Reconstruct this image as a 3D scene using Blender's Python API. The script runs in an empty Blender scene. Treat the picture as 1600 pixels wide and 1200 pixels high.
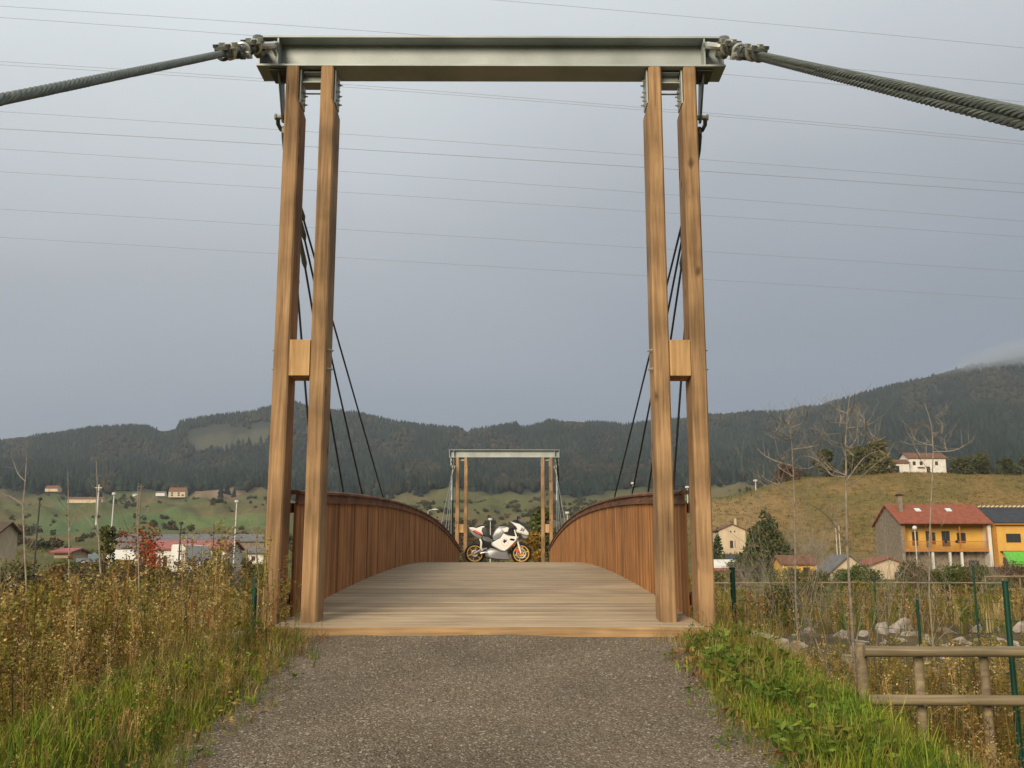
import bpy, math, random
import numpy as np
from mathutils import Vector, Matrix

random.seed(7)
RNG = np.random.default_rng(11)
SC = bpy.context.scene
COL = SC.collection

# ------------------------------------------------------------------ camera
PITCH = math.radians(10.45)
F = 1536.0                      # focal length in px of the 1600 px wide photo
CAMX, CAMZ, YAW = 0.171, 0.525, math.radians(0.205)
cam = bpy.data.cameras.new('camera')
cam.sensor_width = 36.0
cam.lens = F / 1600 * 36.0
cam.clip_start = 0.05
cam.clip_end = 12000
camo = bpy.data.objects.new('camera', cam)
COL.objects.link(camo)
camo.location = (CAMX, 0, CAMZ)
camo.rotation_euler = (math.pi / 2 + PITCH, 0, -YAW)
SC.camera = camo

def at(px, py, Y):
    """point at forward distance Y whose picture position is px, py (photo px)"""
    u, v = (px - 800) / F, (600 - py) / F
    den = math.cos(PITCH) - v * math.sin(PITCH)
    x, z = u / den * Y, (math.sin(PITCH) + v * math.cos(PITCH)) / den * Y
    c, s = math.cos(YAW), math.sin(YAW)
    return Vector((CAMX + x * c + Y * s, -x * s + Y * c, CAMZ + z))

# ------------------------------------------------------------------ world
SUN_EL, SUN_AZ = math.radians(22), math.radians(207)   # azimuth clockwise from +Y: behind the camera, left
w = bpy.data.worlds.new('World'); SC.world = w; w.use_nodes = True
nt = w.node_tree; N = nt.nodes; L = nt.links; N.clear()
out = N.new('ShaderNodeOutputWorld'); bg = N.new('ShaderNodeBackground'); bg.inputs['Strength'].default_value = 0.1
sky = N.new('ShaderNodeTexSky'); sky.sky_type = 'NISHITA'; sky.sun_disc = False
sky.sun_elevation = SUN_EL; sky.sun_rotation = SUN_AZ
tc = N.new('ShaderNodeTexCoord'); sep = N.new('ShaderNodeSeparateXYZ'); L.new(tc.outputs['Generated'], sep.inputs[0])
nz = N.new('ShaderNodeTexNoise'); nz.inputs['Scale'].default_value = 1.6; nz.inputs['Detail'].default_value = 3
mp = N.new('ShaderNodeMapping'); mp.inputs['Scale'].default_value = (1, 1, 2.2)
L.new(tc.outputs['Generated'], mp.inputs[0]); L.new(mp.outputs[0], nz.inputs['Vector'])
def mth(op, a=None, b=None, va=0.0, vb=0.0):
    m = N.new('ShaderNodeMath'); m.operation = op
    if a is not None: L.new(a, m.inputs[0])
    else: m.inputs[0].default_value = va
    if b is not None: L.new(b, m.inputs[1])
    else: m.inputs[1].default_value = vb
    return m.outputs[0]
# height in the cloud deck, a little brighter to the left (west), with soft cloud variation
t = mth('ADD', sep.outputs[2], mth('MULTIPLY', sep.outputs[0], None, vb=-0.16))
t = mth('ADD', t, mth('MULTIPLY', mth('SUBTRACT', nz.outputs['Fac'], None, vb=0.5), None, vb=0.16))
ramp = N.new('ShaderNodeValToRGB'); cr = ramp.color_ramp
stops = [(0.0, (.165, .200, .265)), (.10, (.182, .214, .272)), (.20, (.240, .268, .318)), (.34, (.395, .422, .452)), (.48, (.63, .67, .69)), (.60, (.80, .85, .87)), (1.0, (.90, .95, .98))]
cr.elements[0].position, cr.elements[0].color = stops[0][0], (*stops[0][1], 1)
cr.elements[1].position, cr.elements[1].color = stops[-1][0], (*stops[-1][1], 1)
for p_, c_ in stops[1:-1]:
    e = cr.elements.new(p_); e.color = (*c_, 1)
L.new(t, ramp.inputs[0])
scl = N.new('ShaderNodeVectorMath'); scl.operation = 'SCALE'; scl.inputs['Scale'].default_value = 10.0
L.new(ramp.outputs[0], scl.inputs[0])
mx = N.new('ShaderNodeMix'); mx.data_type = 'RGBA'; mx.inputs['Factor'].default_value = 0.93
L.new(sky.outputs[0], mx.inputs['A']); L.new(scl.outputs[0], mx.inputs['B'])
L.new(mx.outputs['Result'], bg.inputs['Color']); L.new(bg.outputs[0], out.inputs['Surface'])

# ------------------------------------------------------------------ sun
sun = bpy.data.lights.new('sun', 'SUN'); sun.energy = 4.4; sun.angle = math.radians(28); sun.color = (1.0, .86, .65)
suno = bpy.data.objects.new('sun', sun); COL.objects.link(suno)
sdir = Vector((math.sin(SUN_AZ) * math.cos(SUN_EL), math.cos(SUN_AZ) * math.cos(SUN_EL), math.sin(SUN_EL)))
suno.rotation_euler = (-sdir).to_track_quat('-Z', 'Y').to_euler()
suno.location = (-20, -30, 40)
SC.view_settings.view_transform = 'Standard'; SC.view_settings.look = 'None'
SC.view_settings.exposure = 0.12; SC.view_settings.gamma = 1.0; SC.view_settings.use_curve_mapping = False
SC.cycles.volume_bounces = 0; SC.cycles.max_bounces = 6; SC.cycles.transparent_max_bounces = 8
SC.cycles.volume_step_rate = 10
SC.cycles.caustics_reflective = False; SC.cycles.caustics_refractive = False

# ------------------------------------------------------------------ materials
def mat(name, col=(.5, .5, .5), rough=.7, metal=0.0, attr=None, noise=None, mix=.3, col2=None, bump=0.0, bscale=None,
        stretch=(1, 1, 1), detail=4, transl=0.0, spec=.3, emit=None, wave=None):
    m = bpy.data.materials.new(name); m.use_nodes = True
    n = m.node_tree.nodes; l = m.node_tree.links
    b = n['Principled BSDF']
    b.inputs['Roughness'].default_value = rough; b.inputs['Metallic'].default_value = metal
    b.inputs['Specular IOR Level'].default_value = spec
    b.inputs['Base Color'].default_value = (*col, 1)
    src = None
    if attr:
        a = n.new('ShaderNodeAttribute'); a.attribute_name = attr; src = a.outputs['Color']
    if noise:
        tcn = n.new('ShaderNodeTexCoord'); mpn = n.new('ShaderNodeMapping'); mpn.inputs['Scale'].default_value = stretch
        l.new(tcn.outputs['Object'], mpn.inputs[0])
        t1 = n.new('ShaderNodeTexNoise'); t1.inputs['Scale'].default_value = noise; t1.inputs['Detail'].default_value = detail
        l.new(mpn.outputs[0], t1.inputs['Vector'])
        mr = n.new('ShaderNodeMapRange'); mr.inputs[1].default_value = .3; mr.inputs[2].default_value = .7
        l.new(t1.outputs['Fac'], mr.inputs[0])
        mm = n.new('ShaderNodeMix'); mm.data_type = 'RGBA'
        l.new(mr.outputs[0], mm.inputs['Factor'])
        if src is not None:
            mu = n.new('ShaderNodeMix'); mu.data_type = 'RGBA'; mu.blend_type = 'MULTIPLY'; mu.inputs['Factor'].default_value = 1
            l.new(src, mu.inputs['A'])
            mm.inputs['A'].default_value = (1 - mix, 1 - mix, 1 - mix, 1); mm.inputs['B'].default_value = (1 + mix, 1 + mix, 1 + mix, 1)
            l.new(mm.outputs['Result'], mu.inputs['B']); src = mu.outputs['Result']
        else:
            c2 = col2 or tuple(c * (1 - mix) for c in col)
            mm.inputs['A'].default_value = (*col, 1); mm.inputs['B'].default_value = (*c2, 1)
            src = mm.outputs['Result']
        if bump:
            bt = n.new('ShaderNodeTexNoise'); bt.inputs['Scale'].default_value = bscale or noise * 3; bt.inputs['Detail'].default_value = 6
            l.new(mpn.outputs[0], bt.inputs['Vector'])
            bn = n.new('ShaderNodeBump'); bn.inputs['Strength'].default_value = bump; bn.inputs['Distance'].default_value = .02
            l.new(bt.outputs['Fac'], bn.inputs['Height']); l.new(bn.outputs[0], b.inputs['Normal'])
    if src is not None: l.new(src, b.inputs['Base Color'])
    if transl:
        tr = n.new('ShaderNodeBsdfTranslucent'); ms = n.new('ShaderNodeMixShader'); ms.inputs[0].default_value = transl
        if src is not None: l.new(src, tr.inputs['Color'])
        else: tr.inputs['Color'].default_value = (*col, 1)
        l.new(b.outputs[0], ms.inputs[1]); l.new(tr.outputs[0], ms.inputs[2])
        l.new(ms.outputs[0], n['Material Output'].inputs['Surface'])
    if emit:
        b.inputs['Emission Color'].default_value = (*emit[0], 1); b.inputs['Emission Strength'].default_value = emit[1]
    return m

def timber(name, base, dark, grain=(26, 26, .7), knots=True, board=None, axis='y', wear=.25):
    """wood with grain along the stretched axis, knots and check marks; board = (axis index, width) for board to board tone"""
    m = bpy.data.materials.new(name); m.use_nodes = True
    n = m.node_tree.nodes; l = m.node_tree.links; b = n['Principled BSDF']
    b.inputs['Roughness'].default_value = .78; b.inputs['Specular IOR Level'].default_value = .25
    tcn = n.new('ShaderNodeTexCoord')
    mpn = n.new('ShaderNodeMapping'); mpn.inputs['Scale'].default_value = grain
    l.new(tcn.outputs['Object'], mpn.inputs[0])
    t1 = n.new('ShaderNodeTexNoise'); t1.inputs['Scale'].default_value = 1; t1.inputs['Detail'].default_value = 6; t1.inputs['Distortion'].default_value = .6
    l.new(mpn.outputs[0], t1.inputs['Vector'])
    r = n.new('ShaderNodeValToRGB'); r.color_ramp.elements[0].position = .34; r.color_ramp.elements[1].position = .66
    r.color_ramp.elements[0].color = (*dark, 1); r.color_ramp.elements[1].color = (*base, 1)
    l.new(t1.outputs['Fac'], r.inputs[0]); src = r.outputs[0]
    def mul(src, fac_out, lo, hi, a=.35, bb=.65):
        mr = n.new('ShaderNodeMapRange'); mr.inputs[1].default_value = a; mr.inputs[2].default_value = bb
        mr.inputs[3].default_value = lo; mr.inputs[4].default_value = hi; l.new(fac_out, mr.inputs[0])
        v = n.new('ShaderNodeVectorMath'); v.operation = 'SCALE'; l.new(src, v.inputs[0]); l.new(mr.outputs[0], v.inputs['Scale'])
        return v.outputs[0]
    t2 = n.new('ShaderNodeTexNoise'); t2.inputs['Scale'].default_value = 1.7; t2.inputs['Detail'].default_value = 3
    l.new(tcn.outputs['Object'], t2.inputs['Vector']); src = mul(src, t2.outputs['Fac'], 1 - wear, 1 + wear * .5)
    if board:
        sp = n.new('ShaderNodeSeparateXYZ'); l.new(tcn.outputs['Object'], sp.inputs[0])
        d = n.new('ShaderNodeMath'); d.operation = 'DIVIDE'; l.new(sp.outputs[board[0]], d.inputs[0]); d.inputs[1].default_value = board[1]
        f = n.new('ShaderNodeMath'); f.operation = 'FLOOR'; l.new(d.outputs[0], f.inputs[0])
        wn = n.new('ShaderNodeTexWhiteNoise'); wn.noise_dimensions = '1D'; l.new(f.outputs[0], wn.inputs['W'])
        src = mul(src, wn.outputs['Value'], 1 - board[2], 1 + board[2], 0, 1)
    if knots:
        # elongated voronoi cells give knots, a warped band gives the cathedral arcs
        m3 = n.new('ShaderNodeMapping'); m3.inputs['Scale'].default_value = (6.5, 6.5, 3.6)
        l.new(tcn.outputs['Object'], m3.inputs[0])
        vo = n.new('ShaderNodeTexVoronoi'); vo.inputs['Scale'].default_value = 1
        nn = n.new('ShaderNodeTexNoise'); nn.inputs['Scale'].default_value = 2.2; nn.inputs['Detail'].default_value = 4; l.new(m3.outputs[0], nn.inputs['Vector'])
        va = n.new('ShaderNodeMix'); va.data_type = 'VECTOR'; va.inputs['Factor'].default_value = .22
        l.new(m3.outputs[0], va.inputs['A']); l.new(nn.outputs['Color'], va.inputs['B']); l.new(va.outputs['Result'], vo.inputs['Vector'])
        sc = n.new('ShaderNodeSeparateColor'); l.new(vo.outputs['Color'], sc.inputs[0])
        def band(lo, hi, soft, keep, lo_keep):
            # 1 inside lo..hi of the cell distance, only in the cells picked by keep
            p = n.new('ShaderNodeMapRange'); p.inputs[1].default_value = hi; p.inputs[2].default_value = hi + soft; p.inputs[3].default_value = 1; p.inputs[4].default_value = 0; l.new(vo.outputs['Distance'], p.inputs[0])
            q = n.new('ShaderNodeMapRange'); q.inputs[1].default_value = lo - soft; q.inputs[2].default_value = lo; l.new(vo.outputs['Distance'], q.inputs[0])
            k = n.new('ShaderNodeMapRange'); k.inputs[1].default_value = lo_keep; k.inputs[2].default_value = lo_keep + .02; l.new(sc.outputs[keep], k.inputs[0])
            a = n.new('ShaderNodeMath'); a.operation = 'MULTIPLY'; l.new(p.outputs[0], a.inputs[0]); l.new(k.outputs[0], a.inputs[1])
            if lo <= 0: return a.outputs[0]
            c = n.new('ShaderNodeMath'); c.operation = 'MULTIPLY'; l.new(a.outputs[0], c.inputs[0]); l.new(q.outputs[0], c.inputs[1]); return c.outputs[0]
        src = mul(src, band(0, .07, .13, 0, .22), 1, .38, 0, 1)
        ck = n.new('ShaderNodeMapping'); ck.inputs['Scale'].default_value = (55, 55, 1.3); l.new(tcn.outputs['Object'], ck.inputs[0])
        cn = n.new('ShaderNodeTexNoise'); cn.inputs['Scale'].default_value = 1; cn.inputs['Detail'].default_value = 2; l.new(ck.outputs[0], cn.inputs['Vector'])
        src = mul(src, cn.outputs['Fac'], .45, 1, .27, .33)
    l.new(src, b.inputs['Base Color'])
    bn = n.new('ShaderNodeBump'); bn.inputs['Strength'].default_value = .35; bn.inputs['Distance'].default_value = .004
    l.new(t1.outputs['Fac'], bn.inputs['Height']); l.new(bn.outputs[0], b.inputs['Normal'])
    return m

M = {}
M['post'] = timber('post_timber', (.40, .245, .12), (.23, .135, .066), grain=(34, 34, 1.6), wear=.35)
M['block'] = timber('block_timber', (.56, .35, .16), (.38, .22, .095), grain=(24, 24, 1.4))
M['board'] = timber('railing_timber', (.42, .195, .066), (.25, .108, .036), grain=(30, 40, 1.2), knots=False, board=(1, .0995, .26), wear=.2)
M['cap'] = timber('handrail_timber', (.22, .105, .055), (.11, .052, .03), grain=(30, 2, 30), knots=False, wear=.3)
M['deck'] = timber('deck_timber', (.385, .29, .185), (.255, .19, .12), grain=(1.5, 45, 10), knots=False, board=(1, .1395, .2), wear=.12)
M['lip'] = timber('lip_timber', (.46, .29, .14), (.27, .165, .08), grain=(1.5, 30, 30), knots=False)
M['rail'] = timber('round_rail_timber', (.30, .235, .135), (.17, .13, .08), grain=(1.2, 30, 30), knots=False)
M['zinc'] = mat('galvanised_steel', (.43, .46, .445), .55, .25, noise=2.2, col2=(.30, .325, .31), bump=.12, bscale=60, detail=6)
M['zincd'] = mat('weathered_steel', (.16, .17, .15), .5, .6, noise=8, col2=(.08, .085, .08))
M['bolt'] = mat('bright_bolt_steel', (.55, .54, .46), .35, .8)
M['rope'] = mat('steel_rope', (.155, .17, .14), .5, .5, noise=20, col2=(.10, .11, .09))
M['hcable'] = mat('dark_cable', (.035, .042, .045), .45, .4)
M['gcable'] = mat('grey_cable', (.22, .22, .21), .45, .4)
M['wire'] = mat('power_wire_metal', (.30, .26, .27), .6, .2)
M['concrete'] = mat('concrete', (.42, .37, .30), .9, noise=3, col2=(.24, .20, .15), bump=.3)
M['rock'] = mat('river_rock', (.42, .36, .30), .9, noise=2.4, col2=(.19, .155, .12), bump=.6, bscale=8)
M['green'] = mat('green_painted_steel', (.010, .052, .034), .4, .1)
M['veg'] = mat('plant_leaves', attr='Col', rough=.75, transl=.25, spec=.15)
M['bark'] = mat('bark', (.26, .21, .15), .9, noise=8, col2=(.12, .095, .07), bump=.4)
M['pale_bark'] = mat('pale_bark', (.36, .30, .23), .9, noise=9, col2=(.18, .145, .11))
M['crown'] = mat('tree_foliage', attr='Col', rough=.8, transl=.15, spec=.1)
M['ground'] = None

# ------------------------------------------------------------------ mesh helpers
class MB:
    def __init__(s): s.v = []; s.f = []
    def add(s, vs, fs):
        o = len(s.v); s.v += [tuple(a) for a in vs]; s.f += [tuple(i + o for i in f) for f in fs]
    def box(s, x0, x1, y0, y1, z0, z1):
        s.add([(x0, y0, z0), (x1, y0, z0), (x1, y1, z0), (x0, y1, z0), (x0, y0, z1), (x1, y0, z1), (x1, y1, z1), (x0, y1, z1)],
              [(0, 3, 2, 1), (4, 5, 6, 7), (0, 1, 5, 4), (1, 2, 6, 5), (2, 3, 7, 6), (3, 0, 4, 7)])
    def cbox(s, x0, x1, y0, y1, z0, z1, c):
        """box whose vertical edges are chamfered"""
        p = [(x0 + c, y0), (x1 - c, y0), (x1, y0 + c), (x1, y1 - c), (x1 - c, y1), (x0 + c, y1), (x0, y1 - c), (x0, y0 + c)]
        s.prism([(a, b) for a, b in p], z0, z1)
    def prism(s, poly, z0, z1, plane='xy'):
        n = len(poly)
        if plane == 'xy': q = [(a, b, z0) for a, b in poly] + [(a, b, z1) for a, b in poly]
        elif plane == 'xz': q = [(a, z0, b) for a, b in poly] + [(a, z1, b) for a, b in poly]
        else: q = [(z0, a, b) for a, b in poly] + [(z1, a, b) for a, b in poly]
        s.add(q, [tuple(range(n))[::-1], tuple(range(n, 2 * n))] + [(i, (i + 1) % n, n + (i + 1) % n, n + i) for i in range(n)])
    def tube(s, pts, r, n=8, cap=True):
        pts = [Vector(p) for p in pts]; k = len(pts)
        rr = r if hasattr(r, '__len__') else [r] * k
        t0 = (pts[1] - pts[0]).normalized()
        ref = Vector((0, 0, 1)) if abs(t0.z) < .9 else Vector((1, 0, 0))
        u = t0.cross(ref).normalized(); vs = []
        for i, p in enumerate(pts):
            a = pts[max(i - 1, 0)]; b = pts[min(i + 1, k - 1)]
            t = (b - a); t = t.normalized() if t.length > 1e-9 else t0
            u = (u - t * u.dot(t)); u = u.normalized() if u.length > 1e-6 else t.orthogonal().normalized()
            w_ = t.cross(u)
            for j in range(n):
                an = 2 * math.pi * j / n
                vs.append(p + (u * math.cos(an) + w_ * math.sin(an)) * rr[i])
        fs = [(i * n + j, i * n + (j + 1) % n, (i + 1) * n + (j + 1) % n, (i + 1) * n + j) for i in range(k - 1) for j in range(n)]
        if cap: fs += [tuple(range(n))[::-1], tuple(range((k - 1) * n, k * n))]
        s.add(vs, fs)
    def cyl(s, a, b, r, n=12): s.tube([a, b], r, n)
    def ring(s, c, R, r, axis='y', n=28, m=8, sq=1.0):
        c = Vector(c); vs = []
        for i in range(n):
            a = 2 * math.pi * i / n
            for j in range(m):
                b = 2 * math.pi * j / m
                rad = R + r * math.cos(b); h = r * sq * math.sin(b)
                p = (rad * math.cos(a), h, rad * math.sin(a))
                if axis == 'x': p = (p[1], p[0], p[2])
                vs.append(c + Vector(p))
        s.add(vs, [(i * m + j, i * m + (j + 1) % m, ((i + 1) % n) * m + (j + 1) % m, ((i + 1) % n) * m + j) for i in range(n) for j in range(m)])
    def ball(s, c, r, n=10, m=7, sc=(1, 1, 1)):
        vs = [(c[0], c[1], c[2] + r * sc[2])]
        for i in range(1, m):
            th = math.pi * i / m
            for j in range(n):
                ph = 2 * math.pi * j / n
                vs.append((c[0] + r * sc[0] * math.sin(th) * math.cos(ph), c[1] + r * sc[1] * math.sin(th) * math.sin(ph), c[2] + r * sc[2] * math.cos(th)))
        vs.append((c[0], c[1], c[2] - r * sc[2])); fs = []
        for j in range(n): fs.append((0, 1 + j, 1 + (j + 1) % n)); fs.append((len(vs) - 1, 1 + (m - 2) * n + (j + 1) % n, 1 + (m - 2) * n + j))
        for i in range(m - 2):
            for j in range(n): fs.append((1 + i * n + j, 1 + (i + 1) * n + j, 1 + (i + 1) * n + (j + 1) % n, 1 + i * n + (j + 1) % n))
        s.add(vs, fs)
    def slab(s, poly, t, y=0, edge=.82, belly=.55):
        """rounded body panel: an xz outline that bulges to half thickness t about y"""
        cx = sum(p[0] for p in poly) / len(poly); cz = sum(p[1] for p in poly) / len(poly); n = len(poly); vs = []
        for k, (sc, yy) in enumerate([(edge, -t), (.95, -t * .85), (1, -t * belly), (1, t * belly), (.95, t * .85), (edge, t)]):
            vs += [(cx + (a - cx) * sc, y + yy, cz + (b - cz) * sc) for a, b in poly]
        fs = [tuple(range(n))[::-1], tuple(range(5 * n, 6 * n))]
        for k in range(5): fs += [(k * n + i, k * n + (i + 1) % n, (k + 1) * n + (i + 1) % n, (k + 1) * n + i) for i in range(n)]
        s.add(vs, fs)
    def build(s, name, m, parent=None, smooth=False, bevel=0):
        me = bpy.data.meshes.new(name); me.from_pydata(s.v, [], s.f); me.update()
        if m: me.materials.append(m)
        o = bpy.data.objects.new(name, me); COL.objects.link(o)
        if parent is not None: o.parent = parent
        if smooth:
            for p in me.polygons: p.use_smooth = True
            try: me.set_sharp_from_angle(angle=math.radians(40))
            except Exception: pass
        if bevel:
            b = o.modifiers.new('bevel', 'BEVEL'); b.width = bevel; b.segments = 2; b.limit_method = 'ANGLE'
        return o

def npmesh(name, V, Fc, m, C=None, parent=None, smooth=False):
    V = np.ascontiguousarray(V, dtype=np.float32); Fc = np.ascontiguousarray(Fc, dtype=np.int32)
    k = Fc.shape[1]
    me = bpy.data.meshes.new(name)
    me.vertices.add(len(V)); me.vertices.foreach_set('co', V.ravel())
    me.loops.add(Fc.size); me.loops.foreach_set('vertex_index', Fc.ravel())
    me.polygons.add(len(Fc)); me.polygons.foreach_set('loop_start', np.arange(0, Fc.size, k, dtype=np.int32))
    me.polygons.foreach_set('loop_total', np.full(len(Fc), k, dtype=np.int32))
    if smooth: me.polygons.foreach_set('use_smooth', np.ones(len(Fc), dtype=bool))
    me.update(calc_edges=True)
    if C is not None:
        a = me.attributes.new('Col', 'FLOAT_COLOR', 'POINT')
        c4 = np.ones((len(V), 4), dtype=np.float32); c4[:, :3] = C; a.data.foreach_set('color', c4.ravel())
    if m: me.materials.append(m)
    o = bpy.data.objects.new(name, me); COL.objects.link(o)
    if parent is not None: o.parent = parent
    return o

def tag(o, label=None, cat=None, group=None, kind=None):
    if label: o['label'] = label
    if cat: o['category'] = cat
    if group: o['group'] = group
    if kind: o['kind'] = kind
    return o
def empty(name, loc=(0, 0, 0), rz=0, label=None, cat=None, group=None):
    o = bpy.data.objects.new(name, None); o.location = loc; o.rotation_euler = (0, 0, rz); o.empty_display_size = .3
    COL.objects.link(o); return tag(o, label, cat, group)
def copy_tree(o, parent=None):
    c = o.copy(); COL.objects.link(c)
    c.parent = parent
    for ch in [q for q in bpy.data.objects if q.parent == o]: copy_tree(ch, c)
    return c

# ------------------------------------------------------------------ terrain
def hash2(ix, iy, s):
    h = np.sin(ix * 127.1 + iy * 311.7 + s * 74.7) * 43758.5453
    return h - np.floor(h)
def vnoise(x, y, s=0):
    ix, iy = np.floor(x), np.floor(y); fx, fy = x - ix, y - iy
    fx, fy = fx * fx * (3 - 2 * fx), fy * fy * (3 - 2 * fy)
    a, b = hash2(ix, iy, s), hash2(ix + 1, iy, s); c, d = hash2(ix, iy + 1, s), hash2(ix + 1, iy + 1, s)
    return (a * (1 - fx) + b * fx) * (1 - fy) + (c * (1 - fx) + d * fx) * fy
def fbm(x, y, s=0, o=4):
    r = 0; a = .5
    for i in range(o): r = r + a * vnoise(x, y, s + i); x, y, a = x * 2.03, y * 2.03, a * .5
    return r          # ~0..0.94
def sst(a, b, x):
    t_ = np.clip((x - a) / (b - a), 0, 1); return t_ * t_ * (3 - 2 * t_)
def ypx_z(y, Y):      # height over the camera of picture row y at distance Y
    v = (600 - y) / F; return (math.sin(PITCH) + v * math.cos(PITCH)) / (math.cos(PITCH) - v * math.sin(PITCH)) * Y
SKYL = [(-2500, 700), (-800, 705), (-300, 700), (0, 692), (50, 686), (100, 681), (150, 672), (180, 670), (215, 668), (238, 669), (262, 676), (284, 677), (291, 661), (330, 654), (400, 646), (440, 636), (462, 631), (500, 638), (560, 647), (600, 656), (650, 665), (700, 671), (729, 672), (735, 678), (744, 675), (780, 669), (813, 664), (817, 671), (832, 670), (862, 660), (900, 661), (940, 663), (980, 666), (1050, 659), (1100, 651), (1160, 646), (1220, 647), (1300, 633), (1350, 618), (1400, 605), (1450, 593), (1480, 585), (1500, 579), (1540, 571), (1600, 563), (2000, 530), (3000, 560), (5000, 640)]
SKX = np.array([a for a, b in SKYL], float); SKY_ = np.array([b for a, b in SKYL], float) + 6
RY = np.array([60, 130, 170, 220, 330, 480, 750, 1100, 1500, 2000, 2300, 3500], float)
KX = np.array([-2500, 0, 300, 600, 900, 1020, 1120, 1250, 1400, 1600, 2500, 5000], float)
# picture row of the ground at every control distance, column by column
RT = {
 0: [None, None, 870, 862, 846, 826, 789, 766, 735],
 300: [None, None, 870, 862, 846, 826, 789, 768, 735],
 600: [None, None, 874, 868, 858, 838, 798, 764, 722],
 900: [None, None, 874, 868, 858, 840, 800, 764, 722],
 1020: [None, None, 872, 862, 835, 825, 795, 762, 720],
 1120: [None, None, 868, 840, 777, 800, 785, 758, 715],
 1250: [None, None, 866, 828, 746, 790, 778, 748, 690],
 1400: [None, None, 864, 822, 738, 785, 770, 730, 665],
 1600: [None, None, 864, 822, 742, 780, 760, 715, 640]}
RT[-2500] = RT[0]; RT[2500] = RT[1600]; RT[5000] = RT[1600]
ZT = np.zeros((len(KX), 9))
for i, kx in enumerate(KX):
    for j in range(9):
        y = RT[int(kx)][j]
        ZT[i, j] = (-1.65 if j == 0 else -1.0) if y is None else CAMZ + ypx_z(y, RY[j])

RISE, YM, HALF = .60, 24.9, 16.43
Y0, Y1 = YM - HALF, YM + HALF
def deckz(y): return RISE * (1 - ((y - YM) / HALF) ** 2)
def pathz(y):
    z = np.where(y < Y0, -.065 - .12 * (Y0 - y), np.where(y > Y1, -.065 - .06 * (y - Y1), -.5))
    return np.where((y < -3), -.065 - .12 * (Y0 + 3) + 0.0 * y, z)
def H(x, y):
    x = np.asarray(x, float); y = np.asarray(y, float)
    r = np.hypot(x, y) + 1e-6
    # near ground
    n1 = fbm(x * .45, y * .45, 3) - .45
    side = -1.28 + .28 * n1 * 2 + .06 * (fbm(x * 2.2, y * 2.2, 9) - .45)
    side = side + .45 * sst(1.5, -3, y) * 0
    ax = np.abs(x - .02)
    zp = pathz(y)
    ramp_ = sst(np.where(x > 0, 3.5, 4.0), np.where(x > 0, 1.9, 2.2), ax)
    near = side * (1 - ramp_) + zp * ramp_
    near = near - .07 * sst(1.62, 1.45, ax) * (y < Y0 + .4)
    # river channel and the bank beyond
    rb = np.where(x > 0, 1.0, .8)
    chan = np.interp(y, [9.4, 11.5, 14.5, 16.5, 19, 23.5, 30, 45, 58], [-1.25, -1.42, -1.75, -2.1, -1.85, -1.12, -1.25, -1.4, -1.65])
    chan = chan + .35 * n1 + .05 * (fbm(x * 2, y * 2, 5) - .45)
    k = sst(9.0, 10.2, y)
    z = near * (1 - k) + chan * k
    k2 = sst(36, 40.5, y) * sst(4.5, 2.2, ax) * sst(90, 60, y)
    z = z * (1 - k2) + (np.where(y > Y1, zp, -.12)) * k2
    # far land from the control table (by direction)
    ys = np.maximum(y, 1.0)
    px = np.clip(800 + F * (x - CAMX) / ys * .9836 / 1.0, -2500, 5000)
    px = np.where(y < 1, np.where(x > 0, 5000, -2500), px)
    rr = np.clip(np.where(y > 0, np.maximum(y, r * .55), r), 60, 3500)
    fi = np.clip(np.interp(px, KX, np.arange(len(KX))), 0, len(KX) - 1.0001); i0 = fi.astype(int); fx = fi - i0; fx = fx * fx * (3 - 2 * fx)
    ridge = CAMZ + ypx_z(np.interp(px, SKX, SKY_), 2000.)
    far = np.zeros_like(x)
    lj = np.interp(rr, RY, np.arange(len(RY))); j0 = np.clip(lj.astype(int), 0, len(RY) - 2); fj = lj - j0
    def col(j):
        jj = np.clip(j, 0, 8)
        v = ZT[i0, jj] * (1 - fx) + ZT[i0 + 1, jj] * fx
        v = np.where(j == 9, ridge, v); v = np.where(j == 10, ridge - 40, v); v = np.where(j >= 11, ridge * .3, v)
        return v
    # smooth monotone-ish interpolation
    fs = fj * fj * (3 - 2 * fj); fj2 = fj * .55 + fs * .45
    far = col(j0) * (1 - fj2) + col(j0 + 1) * fj2
    amp = sst(300, 900, rr) * (1 - sst(1550, 1950, rr)) * 26
    far = far + amp * (fbm(px / 60., np.log(rr) * 5, 21) - .47)
    far = far + sst(80, 400, rr) * (1 - sst(1500, 2000, rr)) * 1.2 * (fbm(x / 14, y / 14, 31) - .47)
    kk = sst(48, 75, r)
    return z * (1 - kk) + far * kk

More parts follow.
